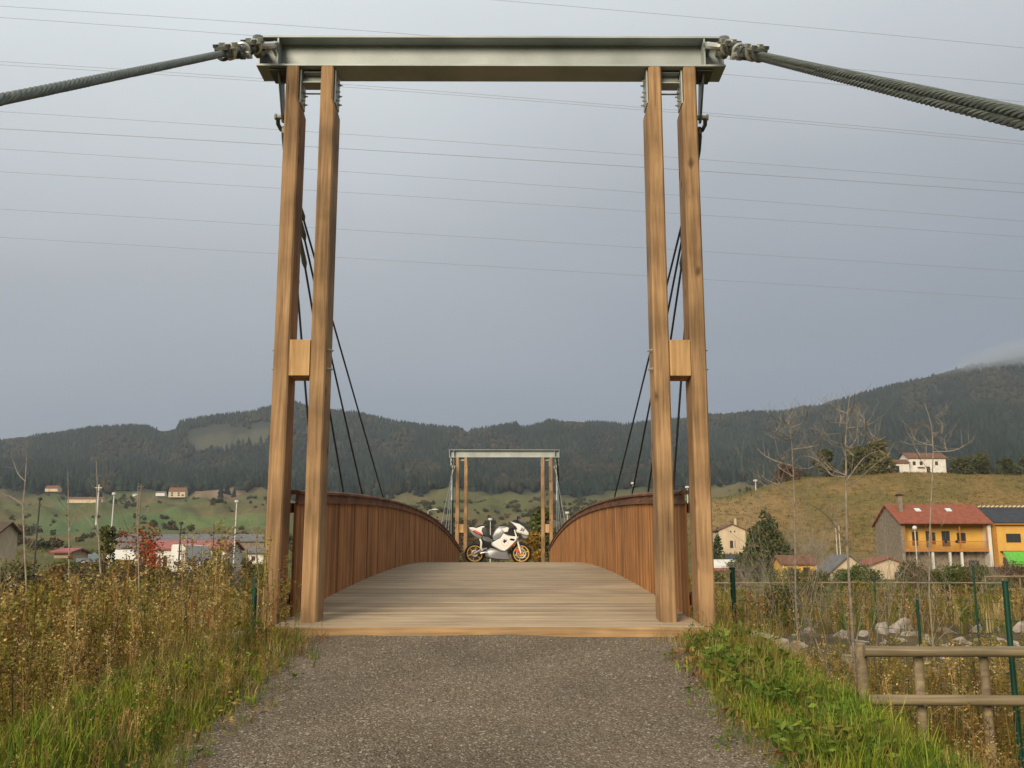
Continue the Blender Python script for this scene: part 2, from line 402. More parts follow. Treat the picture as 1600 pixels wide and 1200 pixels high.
def field_color(x, y, px):
    """albedo of the land: grass, scrub, fields, bare earth, forest floor"""
    r = np.hypot(x, y); n = fbm(x / 9, y / 9, 41); n2 = fbm(x * 1.3, y * 1.3, 43); n3 = fbm(x / 60, y / 60, 47)
    def c(*a): return np.array(a)[None, :]
    def mixc(A, B, k): return A * (1 - k[:, None]) + B * k[:, None]
    C = mixc(c(.085, .070, .03), c(.05, .06, .018), sst(.3, .62, n))
    C = mixc(C, c(.14, .10, .05) + C * 0, sst(.55, .8, n2) * .6)
    # river stones and mud
    C = mixc(C, c(.13, .095, .055) + C * 0, sst(13, 15, y) * sst(26, 23, y) * .6)
    # valley meadows
    g = mixc(c(.088, .094, .03), c(.135, .105, .042), sst(.35, .6, fbm(px / 130, np.log(r + 1) * 9, 51)))
    C = mixc(C, g, sst(100, 170, r))
    # bright meadow strips on the left
    for (x0, x1, r0, r1, cc, kk) in [(300, 430, 480, 620, (.12, .16, .05), .8), (60, 300, 420, 640, (.075, .13, .045), .7), (110, 200, 760, 960, (.08, .13, .05), .7),
                                     (630, 800, 620, 860, (.085, .09, .028), .9), (690, 1110, 700, 1010, (.105, .10, .03), .9), (860, 1130, 1000, 1080, (.12, .125, .04), .8)]:
        e = (fbm(px / 35, np.log(r + 1) * 25, 57) - .47)
        k = sst(x0 - 12, x0 + 12, px + e * 90) * sst(x1 + 12, x1 - 12, px + e * 90) * sst(r0, r0 * 1.05, r + e * 120) * sst(r1 * 1.05, r1, r + e * 120)
        C = mixc(C, c(*cc) + C * 0, k * kk)
    # autumn field on the right-hand hill
    k = sst(1060, 1110, px) * sst(150, 190, r) * sst(520, 480, r)
    fld = mixc(c(.215, .135, .045), c(.155, .115, .034), sst(.32, .62, fbm(px / 45, np.log(r) * 14, 61)))
    fld = mixc(fld, c(.27, .17, .07) + fld * 0, sst(1250, 1140, px) * sst(215, 245, r) * sst(330, 300, r) * .8)
    fld = mixc(fld, c(.10, .12, .035) + fld * 0, sst(1330, 1200, px) * sst(318, 330, r) * .7)
    C = mixc(C, fld, k)
    # forest floor
    wood = sst(900, 1100, r + 260 * (fbm(px / 80, np.log(r + 1) * 6, 71) - .47))
    C = mixc(C, c(.032, .036, .022) + C * 0, wood)
    # clearing under the left summit, quarry cut
    e = fbm(px / 18, r / 60, 81) - .47
    k = sst(300, 330, px) * sst(450, 420, px) * sst(1680, 1720, r + e * 200) * sst(1900, 1850, r + e * 200)
    C = mixc(C, c(.085, .078, .045) + C * 0, k * .7)
    k = sst(300, 320, px + e * 60) * sst(398, 380, px + e * 60) * sst(960, 980, r + e * 60) * sst(1120, 1080, r + e * 60)
    C = mixc(C, c(.27, .17, .10) + C * 0, k * .7)
    C = C * (.86 + .3 * n2[:, None])
    return C

def px_of(x, y):
    return np.where(y > 1, 800 + F * (x - CAMX) / np.maximum(y, 1) * .9836, np.where(x > 0, 5000, -2500))

fr = np.radians(np.concatenate([np.arange(-44, 44.01, .16)]))
bk = np.radians(np.arange(46.5, 314.1, 2.5))
ang = np.concatenate([fr, bk])
rad = np.concatenate([[.15], np.geomspace(.5, 45, 190), np.geomspace(46, 3500, 210)])
A_, R_ = np.meshgrid(ang, rad)
X_, Y_ = R_ * np.sin(A_), R_ * np.cos(A_)
Z_ = H(X_, Y_)
V = np.stack([X_.ravel(), Y_.ravel(), Z_.ravel()], 1)
na, nr = len(ang), len(rad)
ii, jj = np.meshgrid(np.arange(nr - 1), np.arange(na), indexing='ij'); j2 = (jj + 1) % na
Fq = np.stack([ii * na + jj, (ii + 1) * na + jj, (ii + 1) * na + j2, ii * na + j2], -1).reshape(-1, 4)
Cg = field_color(V[:, 0], V[:, 1], px_of(V[:, 0], V[:, 1]))
M['ground'] = mat('ground_soil_and_grass', attr='Col', rough=.95, spec=.08, noise=.9, mix=.35, bump=.8, bscale=14, detail=8)
ground = npmesh('ground', V, Fq[:, ::-1], M['ground'], Cg, smooth=True); tag(ground, kind='structure')
# close the small hole under the camera
# ------------------------------------------------------------------ path (gravel)
mpath = bpy.data.materials.new('path_gravel'); mpath.use_nodes = True
n = mpath.node_tree.nodes; l = mpath.node_tree.links; b = n['Principled BSDF']; b.inputs['Roughness'].default_value = .95; b.inputs['Specular IOR Level'].default_value = .1
tcn = n.new('ShaderNodeTexCoord')
vo = n.new('ShaderNodeTexVoronoi'); vo.inputs['Scale'].default_value = 95; l.new(tcn.outputs['Object'], vo.inputs['Vector'])
vo2 = n.new('ShaderNodeTexVoronoi'); vo2.inputs['Scale'].default_value = 27; l.new(tcn.outputs['Object'], vo2.inputs['Vector'])
sp = n.new('ShaderNodeSeparateColor'); l.new(vo.outputs['Color'], sp.inputs[0])
r = n.new('ShaderNodeValToRGB'); l.new(sp.outputs[0], r.inputs[0])
for i, (p_, c_) in enumerate([(0, (.105, .078, .052)), (.35, (.155, .118, .080)), (.7, (.205, .160, .110)), (.93, (.27, .22, .155)), (1, (.48, .42, .33))]):
    e = r.color_ramp.elements[i] if i < 1 else (r.color_ramp.elements[-1] if p_ == 1 else r.color_ramp.elements.new(p_))
    e.position = p_; e.color = (*c_, 1)
nn = n.new('ShaderNodeTexNoise'); nn.inputs['Scale'].default_value = 1.1; nn.inputs['Detail'].default_value = 6; l.new(tcn.outputs['Object'], nn.inputs['Vector'])
mr = n.new('ShaderNodeMapRange'); mr.inputs[1].default_value = .3; mr.inputs[2].default_value = .7; mr.inputs[3].default_value = .72; mr.inputs[4].default_value = 1.22; l.new(nn.outputs['Fac'], mr.inputs[0])
mr.inputs[3].default_value = .80; mr.inputs[4].default_value = 1.15
sc_ = n.new('ShaderNodeVectorMath'); sc_.operation = 'SCALE'; l.new(r.outputs[0], sc_.inputs[0]); l.new(mr.outputs[0], sc_.inputs['Scale'])
sp2 = n.new('ShaderNodeSeparateColor'); l.new(vo2.outputs['Color'], sp2.inputs[0])
gt = n.new('ShaderNodeMapRange'); gt.inputs[1].default_value = .955; gt.inputs[2].default_value = .97; l.new(sp2.outputs[1], gt.inputs[0])
ds = n.new('ShaderNodeMapRange'); ds.inputs[1].default_value = .28; ds.inputs[2].default_value = .2; l.new(vo2.outputs['Distance'], ds.inputs[0])
mu = n.new('ShaderNodeMath'); mu.operation = 'MULTIPLY'; l.new(gt.outputs[0], mu.inputs[0]); l.new(ds.outputs[0], mu.inputs[1])
mm = n.new('ShaderNodeMix'); mm.data_type = 'RGBA'; l.new(mu.outputs[0], mm.inputs['Factor']); l.new(sc_.outputs[0], mm.inputs['A']); mm.inputs['B'].default_value = (.30, .26, .21, 1)
l.new(mm.outputs['Result'], b.inputs['Base Color'])
bn = n.new('ShaderNodeBump'); bn.inputs['Strength'].default_value = .9; bn.inputs['Distance'].default_value = .012; l.new(vo.outputs['Distance'], bn.inputs['Height']); bn.invert = True
l.new(bn.outputs[0], b.inputs['Normal'])
def strip(name, ys, xl, xr, nx, zf, m):
    vs, fs = [], []
    for i, y in enumerate(ys):
        a, b_ = xl(y), xr(y)
        for j in range(nx + 1):
            t_ = j / nx; x = a + (b_ - a) * t_; e = min(t_, 1 - t_)
            vs.append((x, y, zf(x, y) - .10 * max(0, 1 - e / .06)))
    for i in range(len(ys) - 1):
        for j in range(nx): q = i * (nx + 1) + j; fs.append((q, q + 1, q + nx + 2, q + nx + 1))
    mb = MB(); mb.v = vs; mb.f = fs; return mb.build(name, m, smooth=True)
def pz(x, y): return float(pathz(np.array(y))) + .012 * math.sin(x * 3.1 + y * 1.7) * math.sin(y * 2.3 + x) + .018 * (1 - (x / 1.7) ** 2) + (float(fbm(np.array(x * 5.), np.array(y * 5.), 2)) - .45) * .012
tag(strip('path', [(-14 + i * .12) for i in range(int((Y0 + 14 - .02) / .12) + 1)] + [Y0 + .02],
          lambda y: -1.62 - .05 * max(0, y - 3) - .12 * math.sin(y * 1.3) * math.sin(y * 3.7), lambda y: 1.62 + .03 * max(0, y - 3) + .1 * math.sin(y * 1.9 + 1) * math.sin(y * 4.3), 60, pz, mpath), kind='structure')
tag(strip('path', [Y1 + .02 + i * .6 for i in range(90)], lambda y: -1.7, lambda y: 1.7, 10, lambda x, y: max(float(pathz(np.array(y))), float(H(x, y))) + .05, mpath), kind='structure')
# loose stones on the path
mb = MB()
sc0 = []
for i in range(900):
    y = random.uniform(3.6, Y0 - .1); x = random.uniform(-1.5, 1.5); s = random.uniform(.004, .011) * (1.5 if random.random() < .08 else 1)
    z = pz(x, y) + s * .3
    mb.ball((x, y, z), s, 6, 4, (random.uniform(.8, 1.4), random.uniform(.8, 1.3), .7))
tag(mb.build('gravel_stones', mat('loose_stones', (.30, .26, .20), .9, noise=30, col2=(.12, .10, .08))), 'loose pale gravel stones scattered over the brown path', 'gravel', kind='stuff')
# river water
mb = MB(); mb.add([(-60, 15.2, -2.08), (60, 15.2, -2.08), (60, 18.0, -2.08), (-60, 18.0, -2.08)], [(0, 1, 2, 3)])
tag(mb.build('river_water', mat('water', (.03, .035, .025), .08, noise=3, mix=.2, bump=.15, bscale=5)), kind='structure')

# ------------------------------------------------------------------ abutments
for yy, nm, lab in ((Y0 - .1, 'concrete_abutment', 'pale concrete sill under the near end of the wooden deck'), (Y1 - 1.0, 'concrete_abutment', 'concrete sill under the far end of the wooden deck')):
    mb = MB(); mb.box(-2.5, 2.5, yy, yy + 1.1, -2.2, -.075)
    tag(mb.build(nm, M['concrete'], bevel=.02), lab, 'abutment')

# ------------------------------------------------------------------ deck
dk = empty('footbridge_deck', (0, YM, 0), 0, 'arched wooden plank deck of the footbridge running away between the railings', 'bridge deck')
mb = MB(); y = Y0 + .06; pw = .1395; k = 0
while y < Y1 - .06:
    z0, z1 = deckz(y), deckz(min(y + pw, Y1)); g = .007; dz = random.uniform(-.0015, .0015)
    ya, yb = y + g / 2 - YM, y + pw - g / 2 - YM; X = 1.84
    # two grooves per plank
    prof = [(ya, z0 - .006), (ya + .006, z0), (ya + .040, z0), (ya + .044, z0 - .006), (ya + .050, z0 - .006), (ya + .054, z0), (yb - .054, z1), (yb - .050, z1 - .006), (yb - .044, z1 - .006), (yb - .040, z1), (yb - .006, z1), (yb, z1 - .006), (yb, z1 - .05), (ya, z0 - .05)]
    mb.prism([(a, b_ + dz) for a, b_ in prof], -X, X, 'yz')
    y += pw; k += 1
mb.build('planks', M['deck'], dk)
mb = MB(); mb.box(-1.97, 1.97, Y0 - YM, Y0 + .055 - YM, -.07, .012); mb.build('end_board', M['lip'], dk, bevel=.006)
mb = MB(); mb.box(-1.97, 1.97, Y1 - .055 - YM, Y1 - YM, -.07, .012); mb.build('end_board', M['lip'], dk, bevel=.006)
mb = MB(); mb.box(-2.02, 2.02, Y0 + .058 - YM, Y0 + 1.05 - YM, -.074, -.045); mb.build('sill_plate', M['lip'], dk)
for sx in (-1, 1):     # glulam edge beams under the deck
    mb = MB(); ys = np.linspace(Y0 + .2, Y1 - .2, 40)
    for a, b_ in zip(ys[:-1], ys[1:]):
        x0, x1 = sorted((sx * 1.70, sx * 1.86))
        q = [(x0, a - YM, deckz(a) - .5), (x1, a - YM, deckz(a) - .5), (x1, b_ - YM, deckz(b_) - .5), (x0, b_ - YM, deckz(b_) - .5)]
        q += [(p[0], p[1], p[2] + .445) for p in q]
        mb.add(q, [(0, 3, 2, 1), (4, 5, 6, 7), (0, 1, 5, 4), (1, 2, 6, 5), (2, 3, 7, 6), (3, 0, 4, 7)])
    mb.build('edge_beam', M['board'], dk)

# ------------------------------------------------------------------ railings
def sweep(mb, prof, ys, close=True):
    """prof: list of (x, dz) swept along the arch"""
    n_ = len(prof); vs = [(x, y - YM, deckz(y) + dz) for y in ys for x, dz in prof]
    fs = [(i * n_ + j, i * n_ + (j + 1) % n_, (i + 1) * n_ + (j + 1) % n_, (i + 1) * n_ + j) for i in range(len(ys) - 1) for j in range(n_)]
    fs += [tuple(range(n_))[::-1], tuple(range((len(ys) - 1) * n_, len(ys) * n_))]
    mb.add(vs, fs)
RY0, RY1 = Y0 + .82, Y1 - .82
for sx, side in ((-1, 'left'), (1, 'right')):
    rl = empty('bridge_railing', (0, YM, 0), 0, {'left': 'solid dark wooden board railing curving along the left side of the bridge', 'right': 'solid orange-lit wooden board railing curving along the right side of the bridge'}[side], 'railing', 'board railings of the bridge')
    mb = MB(); y = RY0; i = 0
    while y < RY1 - .05:
        th = .026 + random.uniform(-.003, .003); rib = (i % 12 == 0)
        a, b_ = y + .005 - YM, y + .0945 - YM
        xi = 1.83 - (.010 if rib else 0)
        for (x0, x1) in ((xi, xi + th),):
            x0, x1 = sorted((sx * x0, sx * x1)); c = .004
            h0 = deckz(y) - .06; h1 = deckz(y + .0995) - .06
            q = [(x0, a, h0), (x1, a, h0), (x1, b_, h1), (x0, b_, h1), (x0, a, h0 + 1.10), (x1, a, h0 + 1.10), (x1, b_, h1 + 1.10), (x0, b_, h1 + 1.10)]
            mb.add(q, [(0, 3, 2, 1), (4, 5, 6, 7), (0, 1, 5, 4), (1, 2, 6, 5), (2, 3, 7, 6), (3, 0, 4, 7)])
        y += .0995; i += 1
    mb.build('boards', M['board'], rl)
    ys = np.linspace(RY0 - .02, RY1 + .02, 60)
    mb = MB(); f = lambda x: sx * x
    sweep(mb, [(f(1.775), 1.125), (f(1.775), 1.150), (f(1.80), 1.163), (f(1.95), 1.163), (f(1.975), 1.150), (f(1.975), 1.125)], ys); mb.build('handrail', M['cap'], rl)
    mb = MB(); sweep(mb, [(f(1.80), 1.03), (f(1.80), 1.123), (f(1.826), 1.123), (f(1.826), 1.03)], ys); mb.build('top_rail', M['cap'], rl)
    mb = MB(); sweep(mb, [(f(1.862), .95), (f(1.862), 1.04), (f(1.90), 1.04), (f(1.90), .95)], ys); sweep(mb, [(f(1.862), .1), (f(1.862), .2), (f(1.90), .2), (f(1.90), .1)], ys); mb.build('back_rail', M['cap'], rl)
    for yy in np.linspace(RY0 + .08, RY1 - .08, 13):
        mb = MB(); x0, x1 = sorted((sx * 1.905, sx * 1.985)); z = deckz(yy)
        mb.box(x0, x1, yy - .05 - YM, yy + .05 - YM, z - .4, z + 1.115); mb.build('railing_post', M['cap'], rl)

# ------------------------------------------------------------------ portals
PTOP = 5.322
def shackle(mb, p, d, s=1.0):
    """bow shackle and rope clips strung along direction d from p"""
FZ = -.40      # the far portal stands lower than the near one
def make_portal(label):
    # local: front face at y = 0, depth .32 behind it; base at z = 0
    t_ = empty('bridge_portal', (0, 0, 0), 0, label, 'bridge portal', 'timber and steel portal frames of the bridge')
    for x0 in (-2.0, -1.66, 1.515, 1.855):
        mb = MB(); c = .014; x1 = x0 + .145; D_ = .32
        # post with the bevelled notch at its head on the side of the fixing plate
        inner = (x0 > 0) 
        zz = [0, PTOP - .42, PTOP - .34, PTOP - .002]; ins = [0, 0, .022, .022]
        vs = []; 
        for z, dd in zip(zz, ins):
            a0 = x0 + (dd if inner else 0); a1 = x1 - (0 if inner else dd)
            vs += [(a0 + c, 0, z), (a1 - c, 0, z), (a1, c, z), (a1, D_ - c, z), (a1 - c, D_, z), (a0 + c, D_, z), (a0, D_ - c, z), (a0, c, z)]
        fs = [tuple(range(8))[::-1], tuple(range(24, 32))] + [(k * 8 + i, k * 8 + (i + 1) % 8, (k + 1) * 8 + (i + 1) % 8, (k + 1) * 8 + i) for k in range(3) for i in range(8)]
        mb.add(vs, fs); mb.build('post', M['post'], t_)
        px_ = x0 + .011 if inner else x1 - .011
        mb = MB(); mb.box(px_ - .007, px_ + .007, .05, .27, PTOP - .36, PTOP - .003); pl = mb.build('fixing_plate', M['zinc'], t_, bevel=.002)
        for z in (PTOP - .10, PTOP - .22, PTOP - .31):
            for yy in (.11, .21):
                mb = MB(); s_ = -1 if inner else 1
                xa = px_ + s_ * .007; mb.cyl((xa, yy, z), (xa + s_ * .018, yy, z), .012, 6); mb.cyl((xa + s_ * .018, yy, z), (xa + s_ * .036, yy, z), .007, 6)
                mb.build('bolt', M['bolt'], pl)
    beam = MB()
    beam.box(-2.295, 2.295, 0, .32, PTOP, PTOP + .022); beam.box(-2.295, 2.295, 0, .32, PTOP + .300, PTOP + .322)
    beam.box(-2.293, 2.293, .153, .167, PTOP + .023, PTOP + .299)
    bm_ = beam.build('crossbeam', M['zinc'], t_, bevel=.003)
    for sx in (-1, 1):
        for x in (2.28, 2.10):
            mb = MB()
            a, b_ = sorted((sx * x, sx * (x - .016)))
            mb.box(a, b_, .006, .151, PTOP + .024, PTOP + .298); mb.build('stiffener', M['zinc'], bm_)
            mb = MB(); mb.box(a, b_, .169, .314, PTOP + .024, PTOP + .298); mb.build('stiffener', M['zinc'], bm_)
        # channel between the pair of posts
        a, b_ = sorted((sx * 1.663, sx * 1.851))
        mb = MB(); mb.box(a, b_, .08, .24, PTOP - .135, PTOP - .125); mb.box(a, b_, .155, .165, PTOP - .124, PTOP - .03); mb.box(a, b_, .08, .24, PTOP - .029, PTOP - .019)
        mb.build('short_channel', M['zinc'], t_, bevel=.002)
        mb = MB(); mb.cyl((a, .12, PTOP - .235), (b_, .12, PTOP - .235), .009, 8); mb.build('tie_rod', M['zincd'], t_)
        mb = MB(); mb.box(a - .001, b_ + .001, -.004, .27, 2.24, 2.58); bl = mb.build('spacer_block', M['block'], t_, bevel=.005)
        for z in (2.32, 2.50):
            for yy in (.09, .21):
                for (x, s_) in ((sx * 2.0, sx), (sx * 1.515, -sx)):
                    mb = MB(); mb.cyl((x, yy, z + (.02 if yy > .1 else 0)), (x + s_ * .012, yy, z + (.02 if yy > .1 else 0)), .017, 8); mb.cyl((x + s_ * .012, yy, z + (.02 if yy > .1 else 0)), (x + s_ * .03, yy, z + (.02 if yy > .1 else 0)), .009, 6)
                    mb.build('bolt', M['bolt'], t_)
        # hanger bracket under the beam end
        mb = MB(); x0, x1 = sorted((sx * 2.085, sx * 2.105))
        mb.prism([(.08, PTOP - .002), (.315, PTOP - .002), (.40, PTOP - .34), (.385, PTOP - .42), (.33, PTOP - .43), (.29, PTOP - .36)], x0, x1, 'yz')
        mb.box(min(sx * 2.02, sx * 2.18), max(sx * 2.02, sx * 2.18), .05, .33, PTOP - .022, PTOP - .003)
        br = mb.build('hanger_bracket', M['zincd'], t_, bevel=.002)
        mb = MB(); mb.cyl((sx * 2.03, .345, PTOP - .37), (sx * 2.17, .345, PTOP - .37), .022, 10); mb.cyl((sx * 2.155, .345, PTOP - .37), (sx * 2.175, .345, PTOP - .37), .034, 8); mb.build('bolt', M['bolt'], br)
        # stay lugs on the front: U bolts
        for xx in (2.19,):
            mb = MB()
            for k in (-.045, .045): mb.cyl((sx * xx + k, .15, PTOP + .20), (sx * xx + k, -.05, PTOP + .20), .017, 10)
            mb.cyl((sx * xx - .075, -.03, PTOP + .20), (sx * xx + .075, -.03, PTOP + .20), .02, 10)
            for k in (-.075, .075): mb.cyl((sx * xx + k - .013, -.03, PTOP + .2), (sx * xx + k + .013, -.03, PTOP + .2), .033, 6)
            mb.build('stay_lug', M['bolt'], bm_, smooth=True)
    return t_
PY = 8.88
near_portal = make_portal('tall near portal frame of paired timber posts under a steel crossbeam')
near_portal.location = (0, PY, 0)
far_portal = copy_tree(near_portal)
far_portal['label'] = 'small distant portal frame at the far end of the bridge, behind the motorcycle'
far_portal.location = (0, 2 * YM - PY, FZ); far_portal.rotation_euler = (0, 0, math.pi)

# ------------------------------------------------------------------ stay ropes (twisted strands)
def rope_mb(mb, p0, p1, R=.03, strands=6, pitch=.34, sag=.0, step=.028, maxlen=99):
    p0, p1 = Vector(p0), Vector(p1); L_ = (p1 - p0).length; d = (p1 - p0) / L_
    u = d.cross(Vector((0, 0, 1))).normalized(); w_ = u.cross(d); n_ = int(L_ / step)
    for s_ in range(strands):
        pts = []
        for i in range(n_ + 1):
            q = i / n_; a = 2 * math.pi * (q * L_ / pitch + s_ / strands)
            c = p0 + d * (q * L_) - Vector((0, 0, 1)) * sag * 4 * q * (1 - q)
            pts.append(c + (u * math.cos(a) + w_ * math.sin(a)) * R * .62)
        mb.tube(pts, R * .40, 6, cap=False)
def clips(parent, p, d, k=4, gap=.13, s=1.0, m='bolt', start=.1):
    p, d = Vector(p), Vector(d).normalized(); u = d.cross(Vector((0, 0, 1))).normalized(); w_ = u.cross(d)
    for i in range(k):
        c = p + d * (start + gap * i); mb = MB(); sg = 1 if i % 2 else -1
        # saddle, U bolt and nuts
        pts = [c + (u * math.cos(a) * .042 + w_ * math.sin(a) * .042 * sg) * s for a in np.linspace(0, math.pi, 9)]
        pts = [pts[0] - w_ * .05 * sg * s] + pts + [pts[-1] - w_ * .05 * sg * s]
        mb.tube(pts, .012 * s, 8)
        for q in (pts[0], pts[-1]): mb.cyl(q - w_ * .012 * sg * s, q + w_ * .012 * sg * s, .022 * s, 6)
        a = pts[0] + w_ * .02 * sg * s; b_ = pts[-1] + w_ * .02 * sg * s
        mb.tube([a - u * -.01, (a + b_) / 2, b_ - u * .01], [.018 * s, .03 * s, .018 * s], 8)
        mb.build('rope_clip', M[m], parent, smooth=True)
def eye(parent, p, d, s=1.0, m='bolt'):
    """thimble eye and shackle joining lug and rope"""
    p, d = Vector(p), Vector(d).normalized(); u = d.cross(Vector((0, 0, 1))).normalized()
    mb = MB(); c = p + d * .09 * s
    pts = [p + u * .05 * s, p + d * .07 * s + u * .055 * s, p + d * .13 * s + u * .03 * s, p + d * .15 * s, p + d * .13 * s - u * .03 * s, p + d * .07 * s - u * .055 * s, p - u * .05 * s]
    mb.tube(pts, .021 * s, 8); mb.cyl(p - u * .07 * s, p + u * .07 * s, .017 * s, 8); mb.build('shackle', M[m], parent, smooth=True)
    w_ = u.cross(d); mb = MB(); q0 = p + d * .12 * s
    loop = [q0 + d * .16 * s, q0 + d * .09 * s + w_ * .045 * s, q0 + d * .02 * s + w_ * .042 * s, q0 - d * .012 * s, q0 + d * .02 * s - w_ * .042 * s, q0 + d * .09 * s - w_ * .045 * s, q0 + d * .16 * s]
    mb.tube(loop, .024 * s, 8, cap=False); mb.build('rope_eye', M['rope'], parent, smooth=True)

for sx in (-1, 1):
    A0 = Vector((sx * 2.19, PY - .04, PTOP + .2))
    B0 = at(2, 155, 4.6) if sx < 0 else at(1598, 176, 4.3)
    dr = (B0 - A0).normalized(); end = A0 + dr * ((A0.z + 1.35) / -dr.z)
    st = empty('stay_cable', A0, 0, 'thick twisted steel stay rope running from the beam to the ' + ('left edge of the picture' if sx < 0 else 'right edge of the picture'), 'stay cable', 'steel stay ropes of the near portal')
    c0 = Vector((0, 0, 0)); e1 = end - A0
    off = Vector((0, .05, .03)) if sx < 0 else Vector((.008, 0, -.075))
    s0 = dr * .26
    mb = MB(); rope_mb(mb, s0, e1, .031); mb.build('rope_strand', M['rope'], st, smooth=True)
    mb = MB(); rope_mb(mb, s0 + dr * .25 + off * .25, e1 + off * 1.6, .031); mb.build('rope_strand', M['rope'], st, smooth=True)
    eye(st, c0, dr, 1.6); clips(st, c0, dr, 3, .40, 1.3, start=.42); clips(st, c0, dr, 3, .40, 1.2, m='zincd', start=.60)
    mb = MB(); g = e1; mb.tube([g - dr * .5, g + dr * .1], .06, 10); mb.build('anchor_socket', M['zincd'], st)
    # far portal counterpart
    A1 = Vector((sx * 2.19, 2 * YM - PY + .04, PTOP + .2 + FZ)); d2 = Vector((dr.x, -dr.y, dr.z))
    st2 = empty('stay_cable', A1, 0, 'thin looking steel stay rope leaning away from the ' + ('left' if sx < 0 else 'right') + ' end of the distant portal beam', 'stay cable', 'steel stay ropes of the far portal')
    mb = MB(); mb.tube([d2 * .2, d2 * ((A1.z + 1.2) / -d2.z)], .045, 8); mb.build('rope_strand', M['rope'], st2, smooth=True)
    eye(st2, c0, d2, 1.3); clips(st2, c0, d2, 4, .13, 1.3, start=.33)

# ------------------------------------------------------------------ hanger cables
ANCH = [12.0, 14.95, 17.5, 21.4]
def fan(sx, mirror):
    fy = (lambda y: 2 * YM - y) if mirror else (lambda y: y)
    dz_ = FZ if mirror else 0
    J = Vector((sx * 2.125, fy(9.62), 4.63 + dz_)); P0 = Vector((sx * 2.095, fy(PY + .35), PTOP - .38 + dz_))
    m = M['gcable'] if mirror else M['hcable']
    wh = ('left' if sx < 0 else 'right'); pw_ = 'distant' if mirror else 'near'
    g = 'hanger cables of the %s portal' % ('far' if mirror else 'near')
    k = empty('hanger_chain', P0, 0, 'dark shackle chain hanging under the %s end of the %s beam' % (wh, pw_), 'chain', g)
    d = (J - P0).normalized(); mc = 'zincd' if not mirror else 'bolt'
    eye(k, Vector((0, 0, 0)), d, 1.0, mc)
    mb = MB(); mb.tube([d * .1, d * .2, d * .35, J - P0], [.022, .034, .034, .02], 8); mb.build('turnbuckle', M[mc], k, smooth=True)
    mb = MB(); q = J - P0; y_s = -1 if mirror else 1
    mb.prism([(q.y - .08 * y_s, q.z + .10), (q.y + .07 * y_s, q.z + .05), (q.y + .22 * y_s, q.z - .22), (q.y + .06 * y_s, q.z - .32), (q.y - .04 * y_s, q.z - .25)], q.x - .012, q.x + .012, 'yz')
    mb.build('gusset_plate', M[mc], k)
    order = ['nearest to the portal posts', 'second from the portal posts', 'third from the portal posts', 'longest and farthest from the posts']
    for i, ya in enumerate(ANCH):
        E = Vector((sx * 2.03, fy(ya), deckz(ya) - .25)); dd = (E - J).normalized(); S = J + dd * .22
        c = empty('hanger_cable', S, 0, '%s hanger cable %s, %s portal %s side' % ('grey' if mirror else 'dark', order[i], pw_, wh), 'hanger cable', g)
        l0 = [.75, .72, .5, .35][i]
        q = E - S
        mb = MB(); mb.tube([dd * .0, dd * .05, dd * l0, dd * (l0 + .25), dd * (l0 + .28), dd * (l0 + .34)], [.012, .018, .018, .030, .030, .016], 8); mb.build('socket', M[mc], c, smooth=True)
        mb = MB(); mb.tube([dd * (l0 + .3), q], .0125, 8); mb.build('cable', m, c, smooth=True)
        mb = MB(); mb.tube([q - dd * .3, q], .028, 8); mb.box(q.x - .03, q.x + .03, q.y - .08, q.y + .08, q.z - .12, q.z); mb.build('deck_anchor', M['zincd'], c)
for sx in (-1, 1):
    fan(sx, False); fan(sx, True)

# ------------------------------------------------------------------ power wires
WIRES = [[(-300, -10), (0, 12), (650, 52), (1180, 97), (1600, 131), (1900, 160)], [(-300, 8), (0, 27), (400, 55), (1130, 116), (1600, 161), (1900, 188)],
         [(-300, -80), (0, -55), (780, 0), (1180, 33), (1600, 77), (1900, 105)],
         [(-300, 78), (0, 97), (520, 132), (1000, 165), (1600, 222), (1900, 250)], [(-300, 84), (0, 103), (520, 135), (1000, 169), (1600, 228), (1900, 255)],
         [(-300, 155), (0, 175), (520, 210), (1000, 240), (1600, 288), (1900, 312)], [(-300, 184), (0, 202), (520, 232), (1100, 266), (1600, 302), (1900, 322)],
         [(-300, 213), (0, 233), (520, 270), (1000, 297), (1600, 346), (1900, 370)], [(-300, 250), (0, 270), (520, 300), (1100, 335), (1600, 370), (1900, 392)],
         [(-300, 308), (0, 328), (520, 358), (1100, 392), (1600, 424), (1900, 444)], [(-300, 352), (0, 372), (520, 402), (1100, 436), (1600, 466), (1900, 486)]]
ORD = ['second from the top', 'third from the top', 'topmost, crossing only the upper right corner', 'upper one of the close pair behind the crossbeam', 'lower one of the close pair behind the crossbeam', 'just above the darkest wire', 'the darkest one', 'fourth from the bottom', 'third from the bottom', 'second from the bottom', 'the lowest one']
for i, pts in enumerate(WIRES):
    xs = [p[0] for p in pts]; ysx = [p[1] for p in pts]
    cf = np.polyfit(xs, ysx, 2)
    mb = MB(); P = [at(x, float(np.polyval(cf, x)), 78 + i * 1.5) for x in np.linspace(-900, 2500, 22)]
    mb.tube(P, .021 if i == 6 else .0145, 5)
    tag(mb.build('power_wire', M['wire'], smooth=True), 'thin overhead power wire across the sky, ' + ORD[i], 'power line', 'overhead power wires')

